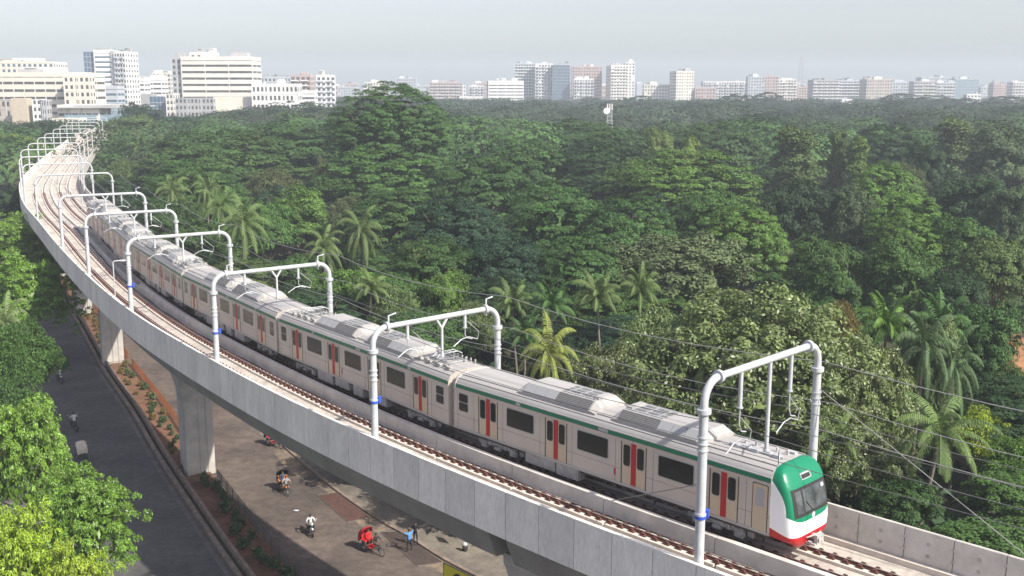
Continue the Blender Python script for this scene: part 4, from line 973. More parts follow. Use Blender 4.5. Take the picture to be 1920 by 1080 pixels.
def crown(kind, seed, lod=1):
    """returns crown mesh, trunk mesh; reference radius 10, height 18 (rain), see REF"""
    global rng
    rng = np.random.default_rng(seed); random.seed(seed)
    L = []
    if kind in ('rain', 'giant'):     # umbrella crown: a broad lumpy dome of stacked flat sprays over a dark hollow
        g = kind == 'giant'; R0, H0 = (15.5, 32.) if g else (10., 18.); zc = 17.5 if g else 8.2; hz = H0 - zc - .8; np_ = (680 if g else 300) if lod else 165; cen = []
        ph = rng.random(8) * 6.283; nl = 9 if g else 6; la = rng.random(nl) * 6.283; le = rng.random(nl) * 1.1 + .1
        while len(cen) < np_:
            az = rng.random() * 6.283; sp = rng.random() ** .9; el = math.asin(sp)
            if rng.random() < .12: sp = -.25 * rng.random(); el = math.asin(sp)
            d = np.array([math.cos(az) * math.cos(el), math.sin(az) * math.cos(el), math.sin(el)])
            lob = max(d @ np.array([math.cos(p_) * math.cos(q_), math.sin(p_) * math.cos(q_), math.sin(q_)]) for p_, q_ in zip(la, le))
            f = (.86 if g else .76) + (.15 if g else .27) * max(0, (lob - .55) / .45) ** .8 + .05 * math.sin(3 * az + ph[0])
            rr_ = f * (1 - .10 * rng.random() ** 2); c_ = d * rr_ * np.array([R0, R0, hz]); cen.append((c_[0], c_[1], zc + c_[2]))
        cen = np.array(cen); rad = .7 + rng.random(len(cen)) ** 1.5 * 1.05
        L.append(puffs_to_leaves(cen, rad, .44, 95 if lod else 50, .20 if lod else .33, .42, .34, -.05, dome=((0, 0, zc - hz * .3), .45)))
        inner = (cen - np.array([0, 0, zc])) * np.array([.72, .72, .66]) + np.array([0, 0, zc - .5]); L.append(puffs_to_leaves(inner[::2], rad[::2] * 1.2, .6, 40, .5, .2, .6)); tz = zc * .8
    elif kind == 'round':  # dense rounded broadleaf, lumpy
        R0, H0 = 6., 14.; np_ = 170 if lod else 80; d = rng.normal(size=(np_, 3)); d /= np.linalg.norm(d, axis=1)[:, None]; d[:, 2] = np.where(d[:, 2] < -.45, -d[:, 2], d[:, 2])
        f = 1 + .16 * np.sin(d[:, 0] * 4 + seed) + .14 * np.sin(d[:, 1] * 5 + 2 * seed); rr = (.62 + .30 * rng.random(np_)) * f
        cen = np.array([0, 0, 8.2]) + d * rr[:, None] * np.array([6, 6, 5.3]); rad = .65 + .75 * rng.random(np_)
        L.append(puffs_to_leaves(cen, rad, .75, 130 if lod else 60, .19 if lod else .32, .3, .45, dome=((0, 0, 6.), .4))); tz = 5
        L.append(puffs_to_leaves(np.array([[0, 0, 8.0]]), np.array([3.8]), .9, 700, .55, .1, .6))
    elif kind == 'leafy':  # near tree with big glossy leaves in drooping tufts
        R0, H0 = 8., 14.; np_ = 330; d = rng.normal(size=(np_, 3)); d /= np.linalg.norm(d, axis=1)[:, None]; d[:, 2] = np.where(d[:, 2] < -.55, -d[:, 2], d[:, 2])
        f = 1 + .13 * np.sin(d[:, 0] * 4 + seed) + .12 * np.sin(d[:, 1] * 6 + seed) + .08 * np.sin(d[:, 2] * 7); rr = (.60 + .38 * rng.random(np_)) * f
        cen = np.array([0, 0, 7.6]) + d * rr[:, None] * np.array([8, 8, 6.]); rad = .5 + .65 * rng.random(np_)
        L.append(puffs_to_leaves(cen, rad, .9, 110, .155, .25, .6, dome=((0, 0, 5.5), .3))); L.append(puffs_to_leaves(np.array([[0, 0, 7.]]), np.array([5.4]), .8, 1200, .6, .1, .6)); tz = 4
    elif kind == 'column':
        R0, H0 = 3.6, 20.; np_ = 150; cen = []
        for i in range(np_):
            z = 3 + 16 * rng.random(); a = rng.random() * 6.283; w_ = 3.3 * (1 - .45 * ((z - 3) / 17) ** 1.5) * (.75 + .25 * math.sin(z * 1.3 + seed)) * (.55 + .4 * rng.random()); cen.append((w_ * math.cos(a), w_ * math.sin(a), z))
        cen = np.array(cen); rad = .6 + .7 * rng.random(np_)
        L.append(puffs_to_leaves(cen, rad, .9, 130, .21, .2, .65)); L.append(puffs_to_leaves(np.array([[0, 0, 7.], [0, 0, 12.], [0, 0, 15.5]]), np.array([2.3, 2.2, 1.4]), 1.4, 350, .5, .1, .6)); tz = 12
    elif kind == 'feather':  # light, fine, see-through crown
        R0, H0 = 6., 12.; np_ = 120; d = rng.normal(size=(np_, 3)); d /= np.linalg.norm(d, axis=1)[:, None]; d[:, 2] = np.abs(d[:, 2]) - .25
        cen = np.array([0, 0, 6.8]) + d * (.5 + .45 * rng.random(np_))[:, None] * np.array([6, 6, 5.]); rad = .8 + .8 * rng.random(np_)
        L.append(puffs_to_leaves(cen, rad, .55, 190, .13, .35, .7)); tz = 4
        L.append(puffs_to_leaves(np.array([[0, 0, 6.2]]), np.array([3.6]), .8, 500, .45, .1, .6))
    elif kind == 'sprig':   # foreground tree: whorls of long bright leaves
        R0, H0 = 6., 12.; np_ = 420; d = rng.normal(size=(np_, 3)); d /= np.linalg.norm(d, axis=1)[:, None]; d[:, 2] = np.where(d[:, 2] < -.6, -d[:, 2], d[:, 2])
        f = 1 + .15 * np.sin(d[:, 0] * 5 + seed) + .13 * np.sin(d[:, 1] * 6 + seed); rr = (.62 + .36 * rng.random(np_)) * f
        cen = np.array([0, 0, 6.6]) + d * rr[:, None] * np.array([6, 6, 5.2]); rad = .34 + .36 * rng.random(np_)
        L.append(puffs_to_leaves(cen, rad, .75, 75, .135, .4, .5, -.1, dome=((0, 0, 4.5), .25))); L.append(puffs_to_leaves(np.array([[0, 0, 6.2]]), np.array([4.2]), .85, 1500, .42, .1, .6)); tz = 4
    pos, nrm, size, tone = [np.concatenate(q) for q in zip(*L)]
    me = leaf_mesh('crown', pos, nrm, size, tone, M['leafg'] if kind in ('leafy', 'sprig') else M['leaf'], .5 if kind != 'sprig' else .38)
    mb = MB(); r0 = {'giant': .8, 'rain': .55, 'round': .32, 'leafy': .4, 'column': .3, 'feather': .22, 'sprig': .28}[kind]
    mb.tube([(0, 0, -.3), (.1, .05, tz * .5), (0, 0, tz)], [r0 * 1.25, r0, r0 * .8], 8)
    ids = rng.choice(len(cen), 14, replace=False)
    for i in ids:
        c = cen[i]; st = (0, 0, tz * (.75 + .25 * rng.random())); mid = (c[0] * .45, c[1] * .45, st[2] + (c[2] - st[2]) * (.45 if kind in ('rain', 'giant') else .6))
        mb.tube([st, mid, tuple(c * np.array([.97, .97, .99]))], [r0 * .5, r0 * .3, .06], 6)
    tob = mb.build('trunk', M['bark']); tm = tob.data; bpy.data.objects.remove(tob)
    return me, tm
REF = {'giant': (15.5, 32.), 'rain': (10., 17.2), 'round': (6.6, 14.), 'leafy': (8.6, 14.), 'column': (3.8, 20.), 'feather': (6.6, 12.), 'sprig': (6.6, 12.2), 'palm': (4., 12.)}
def palm(seed, kind='coconut'):
    global rng
    rng = np.random.default_rng(seed); random.seed(seed); V_, F_, T_ = [], [], []
    H0 = 12.; nf = 24 if kind == 'coconut' else 20
    for i in range(nf):
        az = i * 2.4 + rng.random() * .4; u = i / nf
        el = R(80 - 112 * u ** 1.1) if kind == 'coconut' else R(80 - 60 * u); L_ = (3.8 + .9 * rng.random()) if kind == 'coconut' else 3.0 + rng.random()
        p = np.array([0, 0, H0 - 1.6]); d = np.array([math.cos(az) * math.cos(el), math.sin(az) * math.cos(el), math.sin(el)]); path = [p.copy()]; n = 30; dirs = [d]
        for k in range(n):
            p = p + d * L_ / n; d = d + np.array([0, 0, -.068 * (1 + .6 * k / n)]) * (1 if kind == 'coconut' else .8); d /= np.linalg.norm(d); path.append(p.copy()); dirs.append(d.copy())
        ft = .35 + .5 * rng.random() + .15 * (1 - u)
        for k in range(2, n + 1):
            c, dd = path[k], dirs[k]; side = np.cross(dd, [0, 0, 1]); side /= max(np.linalg.norm(side), 1e-6); upv = np.cross(side, dd)
            ll = (.78 if kind == 'coconut' else .85) * math.sin(math.pi * (.12 + .85 * k / n)) ** .7 * (.85 + .3 * rng.random())
            for sg in (-1, 1):
                droop = .45 + .35 * rng.random(); o = side * sg * .8 + dd * .5 - np.array([0, 0, droop]) * .9; o /= np.linalg.norm(o); o2 = o * .6 + np.array([0, 0, -1]) * .55
                w_ = dd * .044; b = len(V_); m1 = c + o * ll * .55; m2 = m1 + o2 * ll * .5
                V_ += [c - w_, c + w_, m1 + w_, m1 - w_, m2]; F_ += [(b, b + 1, b + 2, b + 3), (b + 3, b + 2, b + 4)]; T_ += [np.clip(ft + .25 * (rng.random() - .5), 0, 1)] * 5
            b = len(V_); c0 = path[k - 1]; V_ += [c0 - side * .035, c0 + side * .035, c + side * .03, c - side * .03]; F_.append((b, b + 1, b + 2, b + 3)); T_ += [.95] * 4
    me = bpy.data.meshes.new('crown'); me.from_pydata([tuple(v) for v in V_], [], F_); a = me.attributes.new('tone', 'FLOAT', 'POINT'); a.data.foreach_set('value', np.array(T_, dtype=np.float32)); me.materials.append(M['leaf'])
    mb = MB(); mb.tube([(.9, .3, -.2), (.7, .2, 3), (.25, .1, 7), (0, 0, H0 - 1.5)], [.22, .17, .14, .15], 9)
    if kind == 'coconut':
        for i in range(7): a_ = i * .9; mb.blob((.25 * math.cos(a_), .25 * math.sin(a_), H0 - 2.0 - .1 * (i % 2)), (.13, .13, .16), 0, 7, 5)
    tob = mb.build('trunk', M['palmbark']); tm = tob.data; bpy.data.objects.remove(tob); return me, tm
LIB = {}
for kd, n in (('rain', 4), ('round', 4), ('leafy', 2), ('column', 2), ('feather', 2), ('sprig', 2)): LIB[kd] = [crown(kd, 11 + 7 * i + len(kd)) for i in range(n)]
LIB['giant'] = [crown('giant', 4)]; LIB['palm'] = [palm(3), palm(8), palm(14)]; LIB['fan'] = [palm(5, 'areca'), palm(6, 'areca')]; REF['fan'] = (3.4, 12.)
LIB['rainlo'] = [crown('rain', 90 + i, 0) for i in range(3)]; LIB['roundlo'] = [crown('round', 95 + i, 0) for i in range(3)]; REF['rainlo'] = REF['rain']; REF['roundlo'] = REF['round']
rng = np.random.default_rng(5); random.seed(5)
TINT = dict(sunny=(.145, .26, .035), fard=(.028, .055, .028), farm=(.036, .072, .028), olivefar=(.045, .065, .030), far=(.030, .052, .028), deep=(.030, .062, .024), green=(.050, .105, .028), mid=(.062, .126, .030), bright=(.092, .175, .032), lime=(.27, .38, .035), olive=(.090, .140, .042), brown=(.09, .108, .045), pale=(.12, .17, .065),
            grey=(.070, .112, .048), glossy=(.145, .195, .068), teal=(.026, .060, .031), yellow=(.12, .185, .042), palmg=(.085, .13, .04), palmy=(.18, .22, .05), bronze=(.095, .125, .055), rustc=(.15, .12, .04))
TREES = []; HL = []
def tree(kind, X, Y, rad, h, tint, label, group=None, name=None, var=None):
    lib = LIB[kind]; cm, tm = lib[(len(TREES) if var is None else var) % len(lib)]; R0, H0 = REF[kind]
    nm = name or {'palm': 'coconut_palm', 'fan': 'palm_tree'}.get(kind, 'tree')
    e = empty(nm, label, 'palm' if kind in ('palm', 'fan') else 'tree', (X, Y, 0), rng.random() * 6.28, group); e.scale = (rad / R0, rad / R0, h / H0)
    c = bpy.data.objects.new('crown', cm); COL.objects.link(c); c.parent = e; j = .9 + .2 * rng.random(); tc = TINT[tint]; c.color = (tc[0] * j, tc[1] * (.94 + .12 * rng.random()) * j, tc[2] * j, 1)
    t = bpy.data.objects.new('trunk', tm); COL.objects.link(t); t.parent = e
    TREES.append((X, Y, rad, h)); return e
def hero(kind, x, y, wpx, h, tint, label, D=None):
    if D is None: X, Y = unp(x, y, h)
    else: X, Y = at_dist(x, D, h)
    fw = Y * math.cos(PITCH) + (H_CAM - h) * math.sin(PITCH); rad = wpx / 2 / F_PX * fw
    HL.append((x, y, label))
    if kind == 'rain': rad *= 1.12
    return tree(kind, X, Y, rad, h, tint, label)
# --- crowns one can tell apart, from the far rows to the near ones: kind, x, top row, width in px, height in m
hero('giant', 735, 150, 262, 32.6, 'green', 'largest rain tree of the grove, its domed top rising above the skyline', D=235)
for a in [
 ('rain', 520, 232, 230, 22, 'green', 'wide dark flat-topped tree left of the tallest dome, under the white building'),
 ('rain', 400, 246, 250, 21, 'mid', 'broad green umbrella tree spreading behind the front portals at the left'),
 ('rain', 640, 222, 120, 23, 'deep', 'dark tree pressed against the left flank of the tallest dome'),
 ('rain', 860, 215, 140, 22, 'teal', 'dark tree at the right foot of the tallest dome'),
 ('feather', 985, 214, 130, 21, 'olive', 'thin open tree with pale limbs showing right of the tallest dome'),
 ('rain', 1100, 226, 250, 22, 'green', 'wide dark dome in front of the small radio tower'),
 ('round', 1235, 230, 62, 22, 'yellow', 'narrow yellow-green treetop standing between two wide dark domes'),
 ('round', 1292, 252, 66, 21, 'yellow', 'second narrow yellow-green treetop just right of its taller neighbour'),
 ('rain', 1345, 228, 150, 22, 'green', 'hazy dark umbrella crown with white birds on it, left of the tall vine-clad tree'),
 ('rain', 1440, 216, 150, 22, 'deep', 'dark umbrella crown directly behind the tall vine-clad tree'),
 ('column', 1490, 232, 118, 23, 'olive', 'tall vine-clad column of a tree left of the twin narrow ones'),
 ('column', 1574, 240, 54, 22, 'olive', 'left and darker of the twin narrow trees'),
 ('column', 1612, 250, 56, 21, 'yellow', 'right and brighter of the twin narrow trees'),
 ('rain', 1660, 232, 130, 22, 'deep', 'thin hazy umbrella tree behind the twin narrow trees'),
 ('column', 1792, 216, 104, 24, 'pale', 'tall pale rounded tree at the right, highest on that side'),
 ('round', 1880, 238, 150, 22, 'grey', 'greyish round tree at the right picture edge beside the tall pale one'),
 ('round', 1735, 262, 84, 20, 'deep', 'small dark tree at the left foot of the tall pale one'),
 ('feather', 1700, 290, 90, 17, 'brown', 'brownish hazy tree in the gap between the twin trees and the tall pale one'),
 ('rain', 1660, 305, 130, 18, 'bright', 'bright green tree right beneath the twin narrow trees'),
 ('round', 1700, 322, 110, 16, 'grey', 'grey-green tree below the brownish hazy one'),
 ('rain', 470, 262, 160, 18, 'mid', 'rounded mid-green umbrella crown above the olive tree'),
 ('rain', 360, 300, 190, 18, 'green', 'low spreading umbrella crown nearest the viaduct bend'),
 ('feather', 505, 296, 140, 17, 'brown', 'olive-brown fine-leaved round tree over the coconut palms'),
 ('feather', 603, 277, 56, 19, 'brown', 'little brownish crown peeping up in front of the tallest dome'),
 ('rain', 725, 276, 230, 19, 'mid', 'broad mid-green umbrella tree in the middle, in front of the tallest dome'),
 ('rain', 905, 292, 190, 19, 'green', 'dark layered crown right of the broad middle umbrella tree'),
 ('rain', 990, 262, 190, 20, 'green', 'dark layered crown left of the wide dome and below the open tree'),
 ('rain', 1135, 262, 200, 20, 'deep', 'deep green layered crown under the wide dark dome'),
 ('rain', 1278, 280, 268, 19.5, 'bright', 'big bright green umbrella dome in the centre right of the grove'),
 ('rain', 1050, 345, 200, 17, 'green', 'dark layered crown over the open trunks in the middle'),
 ('feather', 650, 345, 100, 16, 'bronze', 'bronze-brown tree between the bright broadleaf and the middle umbrella'),
 ('round', 560, 348, 150, 15, 'bright', 'bright yellowish broadleaf tree above the leaning coconut palms'),
 ('round', 500, 372, 120, 14, 'mid', 'mid-green broadleaf tree just left of the bright yellowish one'),
 ('rain', 740, 352, 200, 16, 'green', 'dark green layered tree under the broad middle umbrella'),
 ('rain', 860, 372, 190, 16, 'teal', 'blue-green layered tree in the dark middle of the grove'),
 ('rain', 940, 440, 170, 14, 'teal', 'blue-green low crown above the row of fan palms'),
 ('rain', 820, 445, 190, 14, 'green', 'dark crown behind the olive bush by the train'),
 ('rain', 1180, 372, 170, 16, 'green', 'dark crown tucked beneath the bright dome on its left'),
 ('rain', 1400, 385, 150, 15, 'bright', 'bright yellow-green crown below and right of the big bright dome'),
 ('rain', 1330, 355, 150, 16, 'mid', 'mid-green crown under the big bright dome'),
 ('round', 1270, 432, 300, 14.5, 'bronze', 'large bronze-green tree with stiff leaf clusters in the middle distance'),
 ('rain', 1095, 440, 170, 14, 'green', 'low green umbrella crown left of the bronze-green tree'),
 ('round', 1490, 330, 150, 17, 'deep', 'dark lower skirt of foliage below the vine-clad column tree'),
 ('round', 1600, 345, 120, 16, 'grey', 'greyish leafy tree between the vine-clad tree and the bright layered one'),
 ('rain', 1700, 362, 150, 15.5, 'bright', 'bright layered crown right of centre at the right side'),
 ('rain', 1705, 405, 120, 14, 'bright', 'second bright layered crown just below the first at the right side'),
 ('round', 1820, 320, 150, 17, 'deep', 'dark tree below the tall pale one at the right'),
 ('round', 1895, 345, 120, 16, 'grey', 'grey-green tree at the right edge halfway down'),
 ('round', 1800, 398, 150, 14.5, 'mid', 'leafy tree with yellow tips right of the bright layered crowns'),
 ('round', 1880, 440, 150, 14, 'olive', 'olive broadleaf tree at the right edge above the clearing'),
 ('round', 1560, 440, 150, 14, 'mid', 'mid-green broadleaf mass under the greyish leafy tree'),
 ('round', 1700, 450, 170, 14, 'mid', 'round green tree in front of the second bright layered crown'),
 ('round', 1560, 500, 130, 12.5, 'green', 'dark round tree behind the rust-tinted treetop'),
 ('round', 1800, 500, 140, 12.5, 'deep', 'dark round tree above the fan palms at the right'),
 ('feather', 1580, 535, 130, 14, 'rustc', 'rust-tinted flowering treetop behind the big glossy tree'),
 ('leafy', 1410, 545, 480, 16, 'glossy', 'big glossy-leaved tree filling the view behind the front portal'),
 ('leafy', 1250, 575, 260, 13.5, 'glossy', 'glossy-leaved tree at the left of the biggest one, above the third car windows'),
 ('leafy', 1610, 640, 260, 12.5, 'glossy', 'glossy-leaved tree right of the front portal, behind the train nose'),
 ('leafy', 1140, 640, 190, 11.5, 'glossy', 'lower glossy-leaved tree beside the lone yellow palm'),
 ('round', 800, 452, 170, 12.5, 'olive', 'olive bush-like tree behind the second portal'),
 ('round', 560, 470, 130, 12, 'green', 'green broadleaf tree behind the low fan palms near the train'),
 ('round', 640, 495, 150, 11.5, 'bright', 'bright low broadleaf tree just over the roofs of the third car'),
 ('round', 745, 500, 130, 11.5, 'mid', 'mid-green low tree over the roof between two portals'),
 ('feather', 750, 520, 150, 11, 'pale', 'pale twiggy tree close behind the second car'),
 ('feather', 880, 545, 150, 10.5, 'pale', 'pale twiggy tree close behind the portal at the second car'),
 ('round', 830, 500, 110, 12, 'bright', 'yellow-green low tree right of the pale twiggy one'),
 ('round', 385, 405, 150, 13, 'mid', 'leafy green tree standing behind the fourth portal'),
 ('round', 310, 372, 120, 13, 'green', 'small dark round tree near the fifth portal'),
 ('round', 1850, 560, 150, 13, 'green', 'dark green tree behind the ochre clearing'),
 ('feather', 1893, 655, 110, 9, 'olive', 'small spreading tree with bare forked trunk in the ochre clearing'),
 ('feather', 1815, 640, 60, 8, 'green', 'thin young tree at the left rim of the ochre clearing'),
 ('round', 1755, 590, 130, 13.5, 'pale', 'pale broadleaf tree behind the hanging palm fronds at the right'),
 ('feather', 1850, 745, 150, 8, 'lime', 'bright lime tree with rounded tufts above the front palm'),
 ('feather', 1910, 800, 150, 7.5, 'bright', 'bright green low tree at the right edge above the parapet'),
 ('round', 1900, 880, 170, 5.5, 'mid', 'dark low bushy tree at the right edge right behind the parapet'),
 ('leafy', 1590, 770, 260, 9, 'glossy', 'low leafy tree seen just past the train nose'),
 ('round', 1690, 890, 160, 6.0, 'green', 'low leafy tree at the foot of the front palm'),
 # left of the viaduct
 ('round', 60, 222, 120, 20, 'deep', 'dark hazy tree in front of the brown grid facade at the far left'),
 ('round', 38, 246, 84, 18, 'lime', 'round yellow-green treetop left of the far portals'),
 ('round', 105, 232, 80, 19, 'deep', 'dark treetop below the cream building left of the far portals'),
 ('round', 8, 250, 70, 18, 'deep', 'dark treetop at the left edge beside the round yellow-green one'),
 ('round', 70, 290, 70, 14, 'deep', 'dark tree tucked behind the bend of the parapet at the left'),
 ('round', 15, 345, 90, 13, 'deep', 'dark tree under the far left palm'),
 ('round', 245, 214, 130, 21, 'olive', 'olive round tree just right of the vanishing track'),
 ('round', 262, 190, 90, 25, 'teal', 'hazy dark tree rising behind the olive one by the vanishing track'),
 ('round', 320, 215, 110, 20, 'teal', 'hazy blue-green tree below the grey glass block'),
 ('feather', 235, 285, 120, 16, 'olive', 'fine-leaved olive tree hugging the right side of the far bend'),
 ('round', 215, 330, 90, 12, 'deep', 'dark low tree in the inside of the bend'),
 ('sprig', 35, 395, 190, 14, 'sunny', 'bright green tree farthest up the left roadside'),
 ('sprig', 50, 470, 190, 13, 'sunny', 'bright green tree on the left roadside beside the dark road bend'),
 ('feather', 30, 575, 175, 12.5, 'mid', 'soft feathery tree leaning over the dark road at the left'),
 ('feather', 10, 680, 170, 11.5, 'green', 'soft dark feathery tree low at the left edge'),
 ('sprig', 42, 728, 190, 12.5, 'sunny', 'yellow-green broadleaf tree in the lower left corner, topmost of the near ones'),
 ('sprig', 150, 865, 215, 10, 'sunny', 'bright green broadleaf tree bulging furthest over the dark road in the foreground'),
 ('sprig', 20, 930, 190, 11, 'lime', 'lime-yellow tree in the bottom left corner'),
 ('sprig', 135, 1010, 170, 9.5, 'lime', 'small lime-yellow treetop at the bottom edge in front of the others'),
]: hero(*a)
# palms: x, row of the crown top, width px, height m
for a in [
 ('palm', 455, 392, 130, 15, 'palmg', 'coconut palm with long hanging fronds between the fourth and fifth portals'),
 ('palm', 412, 365, 110, 15.5, 'palmg', 'coconut palm just left of the one with hanging fronds'),
 ('palm', 322, 338, 90, 15.5, 'palmg', 'coconut palm left of the pair, behind the fifth portal'),
 ('palm', 388, 335, 80, 16, 'palmg', 'small distant coconut palm above the pair'),
 ('palm', 676, 408, 110, 14.5, 'palmg', 'coconut palm with arching fronds standing alone in mid picture'),
 ('palm', 606, 442, 100, 13, 'palmg', 'shorter coconut palm left of the lone one in mid picture'),
 ('palm', 262, 270, 66, 16, 'palmg', 'slim distant coconut palm right of the far bend'),
 ('palm', 12, 275, 100, 15, 'palmg', 'coconut palm at the far left picture edge'),
 ('palm', 38, 300, 80, 13.5, 'palmg', 'second coconut palm at the left edge, lower than its neighbour'),
 ('palm', 1030, 628, 150, 12, 'palmy', 'short yellow-green palm alone beside the glossy tree, behind the first car roof'),
 ('fan', 960, 545, 100, 12, 'palmg', 'first fan-shaped palm from the left in the row behind the glossy trees'),
 ('fan', 1035, 550, 100, 12, 'green', 'second fan-shaped palm from the left in the row behind the glossy trees'),
 ('fan', 1120, 530, 110, 12.5, 'palmg', 'third fan-shaped palm from the left in the row, a bright one'),
 ('fan', 1200, 518, 90, 13, 'palmg', 'rightmost fan-shaped palm in the row behind the glossy trees'),
 ('fan', 985, 610, 90, 10, 'green', 'low dark fan-shaped palm above the portal elbow'),
 ('fan', 1665, 580, 120, 13.5, 'bright', 'bright upright palm behind the glossy tree at the right'),
 ('fan', 1765, 575, 130, 14, 'green', 'dark upright palm right beside the bright upright one'),
 ('palm', 1735, 610, 170, 13.5, 'grey', 'greyish palm with a curtain of hanging fronds at the right'),
 ('palm', 1790, 650, 130, 12, 'grey', 'greyish palm with hanging fronds nearest the clearing'),
 ('palm', 1765, 775, 250, 10, 'palmg', 'front coconut palm with big arching fronds above the far parapet'),
 ('palm', 1565, 800, 170, 8, 'palmg', 'coconut palm half hidden behind the train nose'),
 ('fan', 695, 520, 90, 11, 'palmg', 'small palm peeping over the second car roof'),
 ('palm', 8, 575, 110, 12, 'pale', 'pale feathery palm at the left edge among the roadside trees'),
]: hero(*a)
for x, y, wpx, D, side in (
  (905, 186, 70, 900, 'under the low white strip building'), (1012, 184, 90, 950, 'at the feet of the tall trio of towers'), (1104, 182, 80, 950, 'in front of the grey and pink gridded tower'),
  (1205, 180, 80, 820, 'under the low beige flat-topped block'), (1290, 188, 70, 900, 'below the slender tower standing alone'), (1383, 176, 90, 780, 'below the wide white flat-topped slab'),
  (1441, 173, 66, 800, 'directly left of the thin lattice mast'), (1510, 184, 90, 850, 'just right below the thin lattice mast'), (1610, 187, 90, 900, 'below the unfinished concrete frame block'),
  (1694, 176, 100, 760, 'below the dark stepped block'), (1752, 178, 110, 800, 'left of the small bright white house'), (1810, 183, 80, 820, 'below the glass-fronted block'), (1885, 181, 110, 780, 'near the right edge below the pinkish block'),
  (1035, 204, 150, 560, 'left of the small radio tower'), (1185, 208, 130, 540, 'right behind the small radio tower'), (1285, 203, 140, 560, 'above the narrow yellow-green treetops'), (1415, 196, 150, 600, 'high behind the vine-clad column tree'),
  (1545, 204, 150, 560, 'high behind the twin narrow trees'), (1655, 196, 120, 580, 'in the gap right of the twin narrow trees'), (1745, 204, 100, 520, 'just left behind the tall pale tree'), (1870, 200, 170, 560, 'behind the greyish tree at the right edge'),
  (940, 204, 120, 560, 'behind the open tree with pale limbs'), (560, 190, 150, 520, 'below the long low white building'), (450, 206, 150, 500, 'below the blank cream wall block')):
    zt_ = z_at(y, D); X, Y = at_dist(x, D, zt_); tree('rainlo', X, Y, wpx / 2 / F_PX * D * 1.1, zt_, 'fard' if D > 650 else 'farm', 'hazy far dome of a tree ' + side, 'hazy far domes of the wood')
HER = len(TREES)
# --- anonymous trees that close the canopy between them
def near_via(X, Y, lim):
    d2 = np.hypot(_C[:, 0] - X, _C[:, 1] - Y); i = int(np.argmin(d2)); sgn = (X - _C[i, 0]) * _N[i, 0] + (Y - _C[i, 1]) * _N[i, 1]
    return d2[i], sgn
cnt = 0; used = {}
for Y0 in np.arange(46, 300, 12.0):
    for X0 in np.arange(-130, 175, 12.0):
        X = X0 + (rng.random() - .5) * 8; Y = Y0 + (rng.random() - .5) * 8
        px = 960 + F_PX * X / (Y * math.cos(PITCH) + 20 * math.sin(PITCH))
        if px < -60 or px > 1990: continue
        d_, sg = near_via(X, Y, 12)
        if sg > 0 and d_ < 11.5: continue
        if sg <= 0 and d_ < 21 : continue
        if sg <= 0 and Y < 60: continue
        if abs(X - 52) < 15 + .1 * (Y - 90) and 86 < Y < 132: continue
        if any((X - a) ** 2 + (Y - b) ** 2 < (max(c, 4) * .80) ** 2 for a, b, c, d in TREES[:HER]): continue
        far = Y > 170; left = sg <= 0
        h = (7 + 3 * rng.random()) if Y < 110 else (7 + 3.5 * rng.random()) if Y < 190 else 9 + 4 * rng.random()
        if d_ < 17: h = min(h, 9.5)
        kd = ('rainlo' if rng.random() < .55 else 'roundlo') if far else ('rain' if rng.random() < .35 else 'round')
        if d_ < 17 or left: kd = 'roundlo' if far else 'round'
        r_ = (5.5 + 2 * rng.random()) if 'rain' in kd else 4.3 + 1.5 * rng.random()
        tn = ['deep', 'deep', 'mid', 'teal', 'deep', 'olive', 'green'][rng.integers(7)]
        if left: lb, gp = 'low dark filler tree in the belt left of the viaduct', 'low trees in the belt left of the viaduct'
        elif far: lb, gp = 'plain tree sunk among the taller domes in the far half of the grove', 'low trees in the far half of the grove'
        else: lb, gp = 'plain low tree filling a shaded gap in the near half of the grove', 'low trees in the near half of the grove'
        tw = {'deep': 'dark', 'green': 'green', 'mid': 'mid-green', 'teal': 'bluish', 'olive': 'olive'}[tn]; kw = 'flat-crowned' if 'rain' in kd else 'round'
        pyy = 159 + F_PX * (H_CAM - h) / Y; best = min(HL, key=lambda q: math.hypot(q[0] - px, (q[1] - pyy) * 1.6)); dx, dy_ = px - best[0], pyy - best[1]
        rel = ('to the left of' if dx < 0 else 'to the right of') if abs(dx) > abs(dy_) * .8 else ('below' if dy_ > 0 else 'above')
        ws = best[2].split(); cut = []
        for q in ws:
            if cut and q.strip(',') in ('with', 'in', 'at', 'of', 'left', 'right', 'just', 'beside', 'behind', 'standing', 'spreading', 'under', 'below', 'near', 'its', 'tucked', 'and', 'over', 'above', 'between', 'pressed', 'showing', 'peeping', 'farthest', 'nearest'): break
            cut.append(q.strip(','))
            if len(cut) == 6: break
        sz = 'small low' if h < 11.5 else 'low'
        lb = '%s %s %s tree %s the %s' % (sz, tw, kw, rel, ' '.join(cut[:5]))
        used[lb] = used.get(lb, 0) + 1
        if used[lb] > 1: lb = lb.replace(sz, ('second ', 'third ', 'fourth ', 'fifth ', 'sixth ')[min(used[lb] - 2, 4)] + sz, 1)
        tree(kd, X, Y, r_, h, tn, lb, gp); cnt += 1
print('filler trees', cnt, 'heroes', HER)
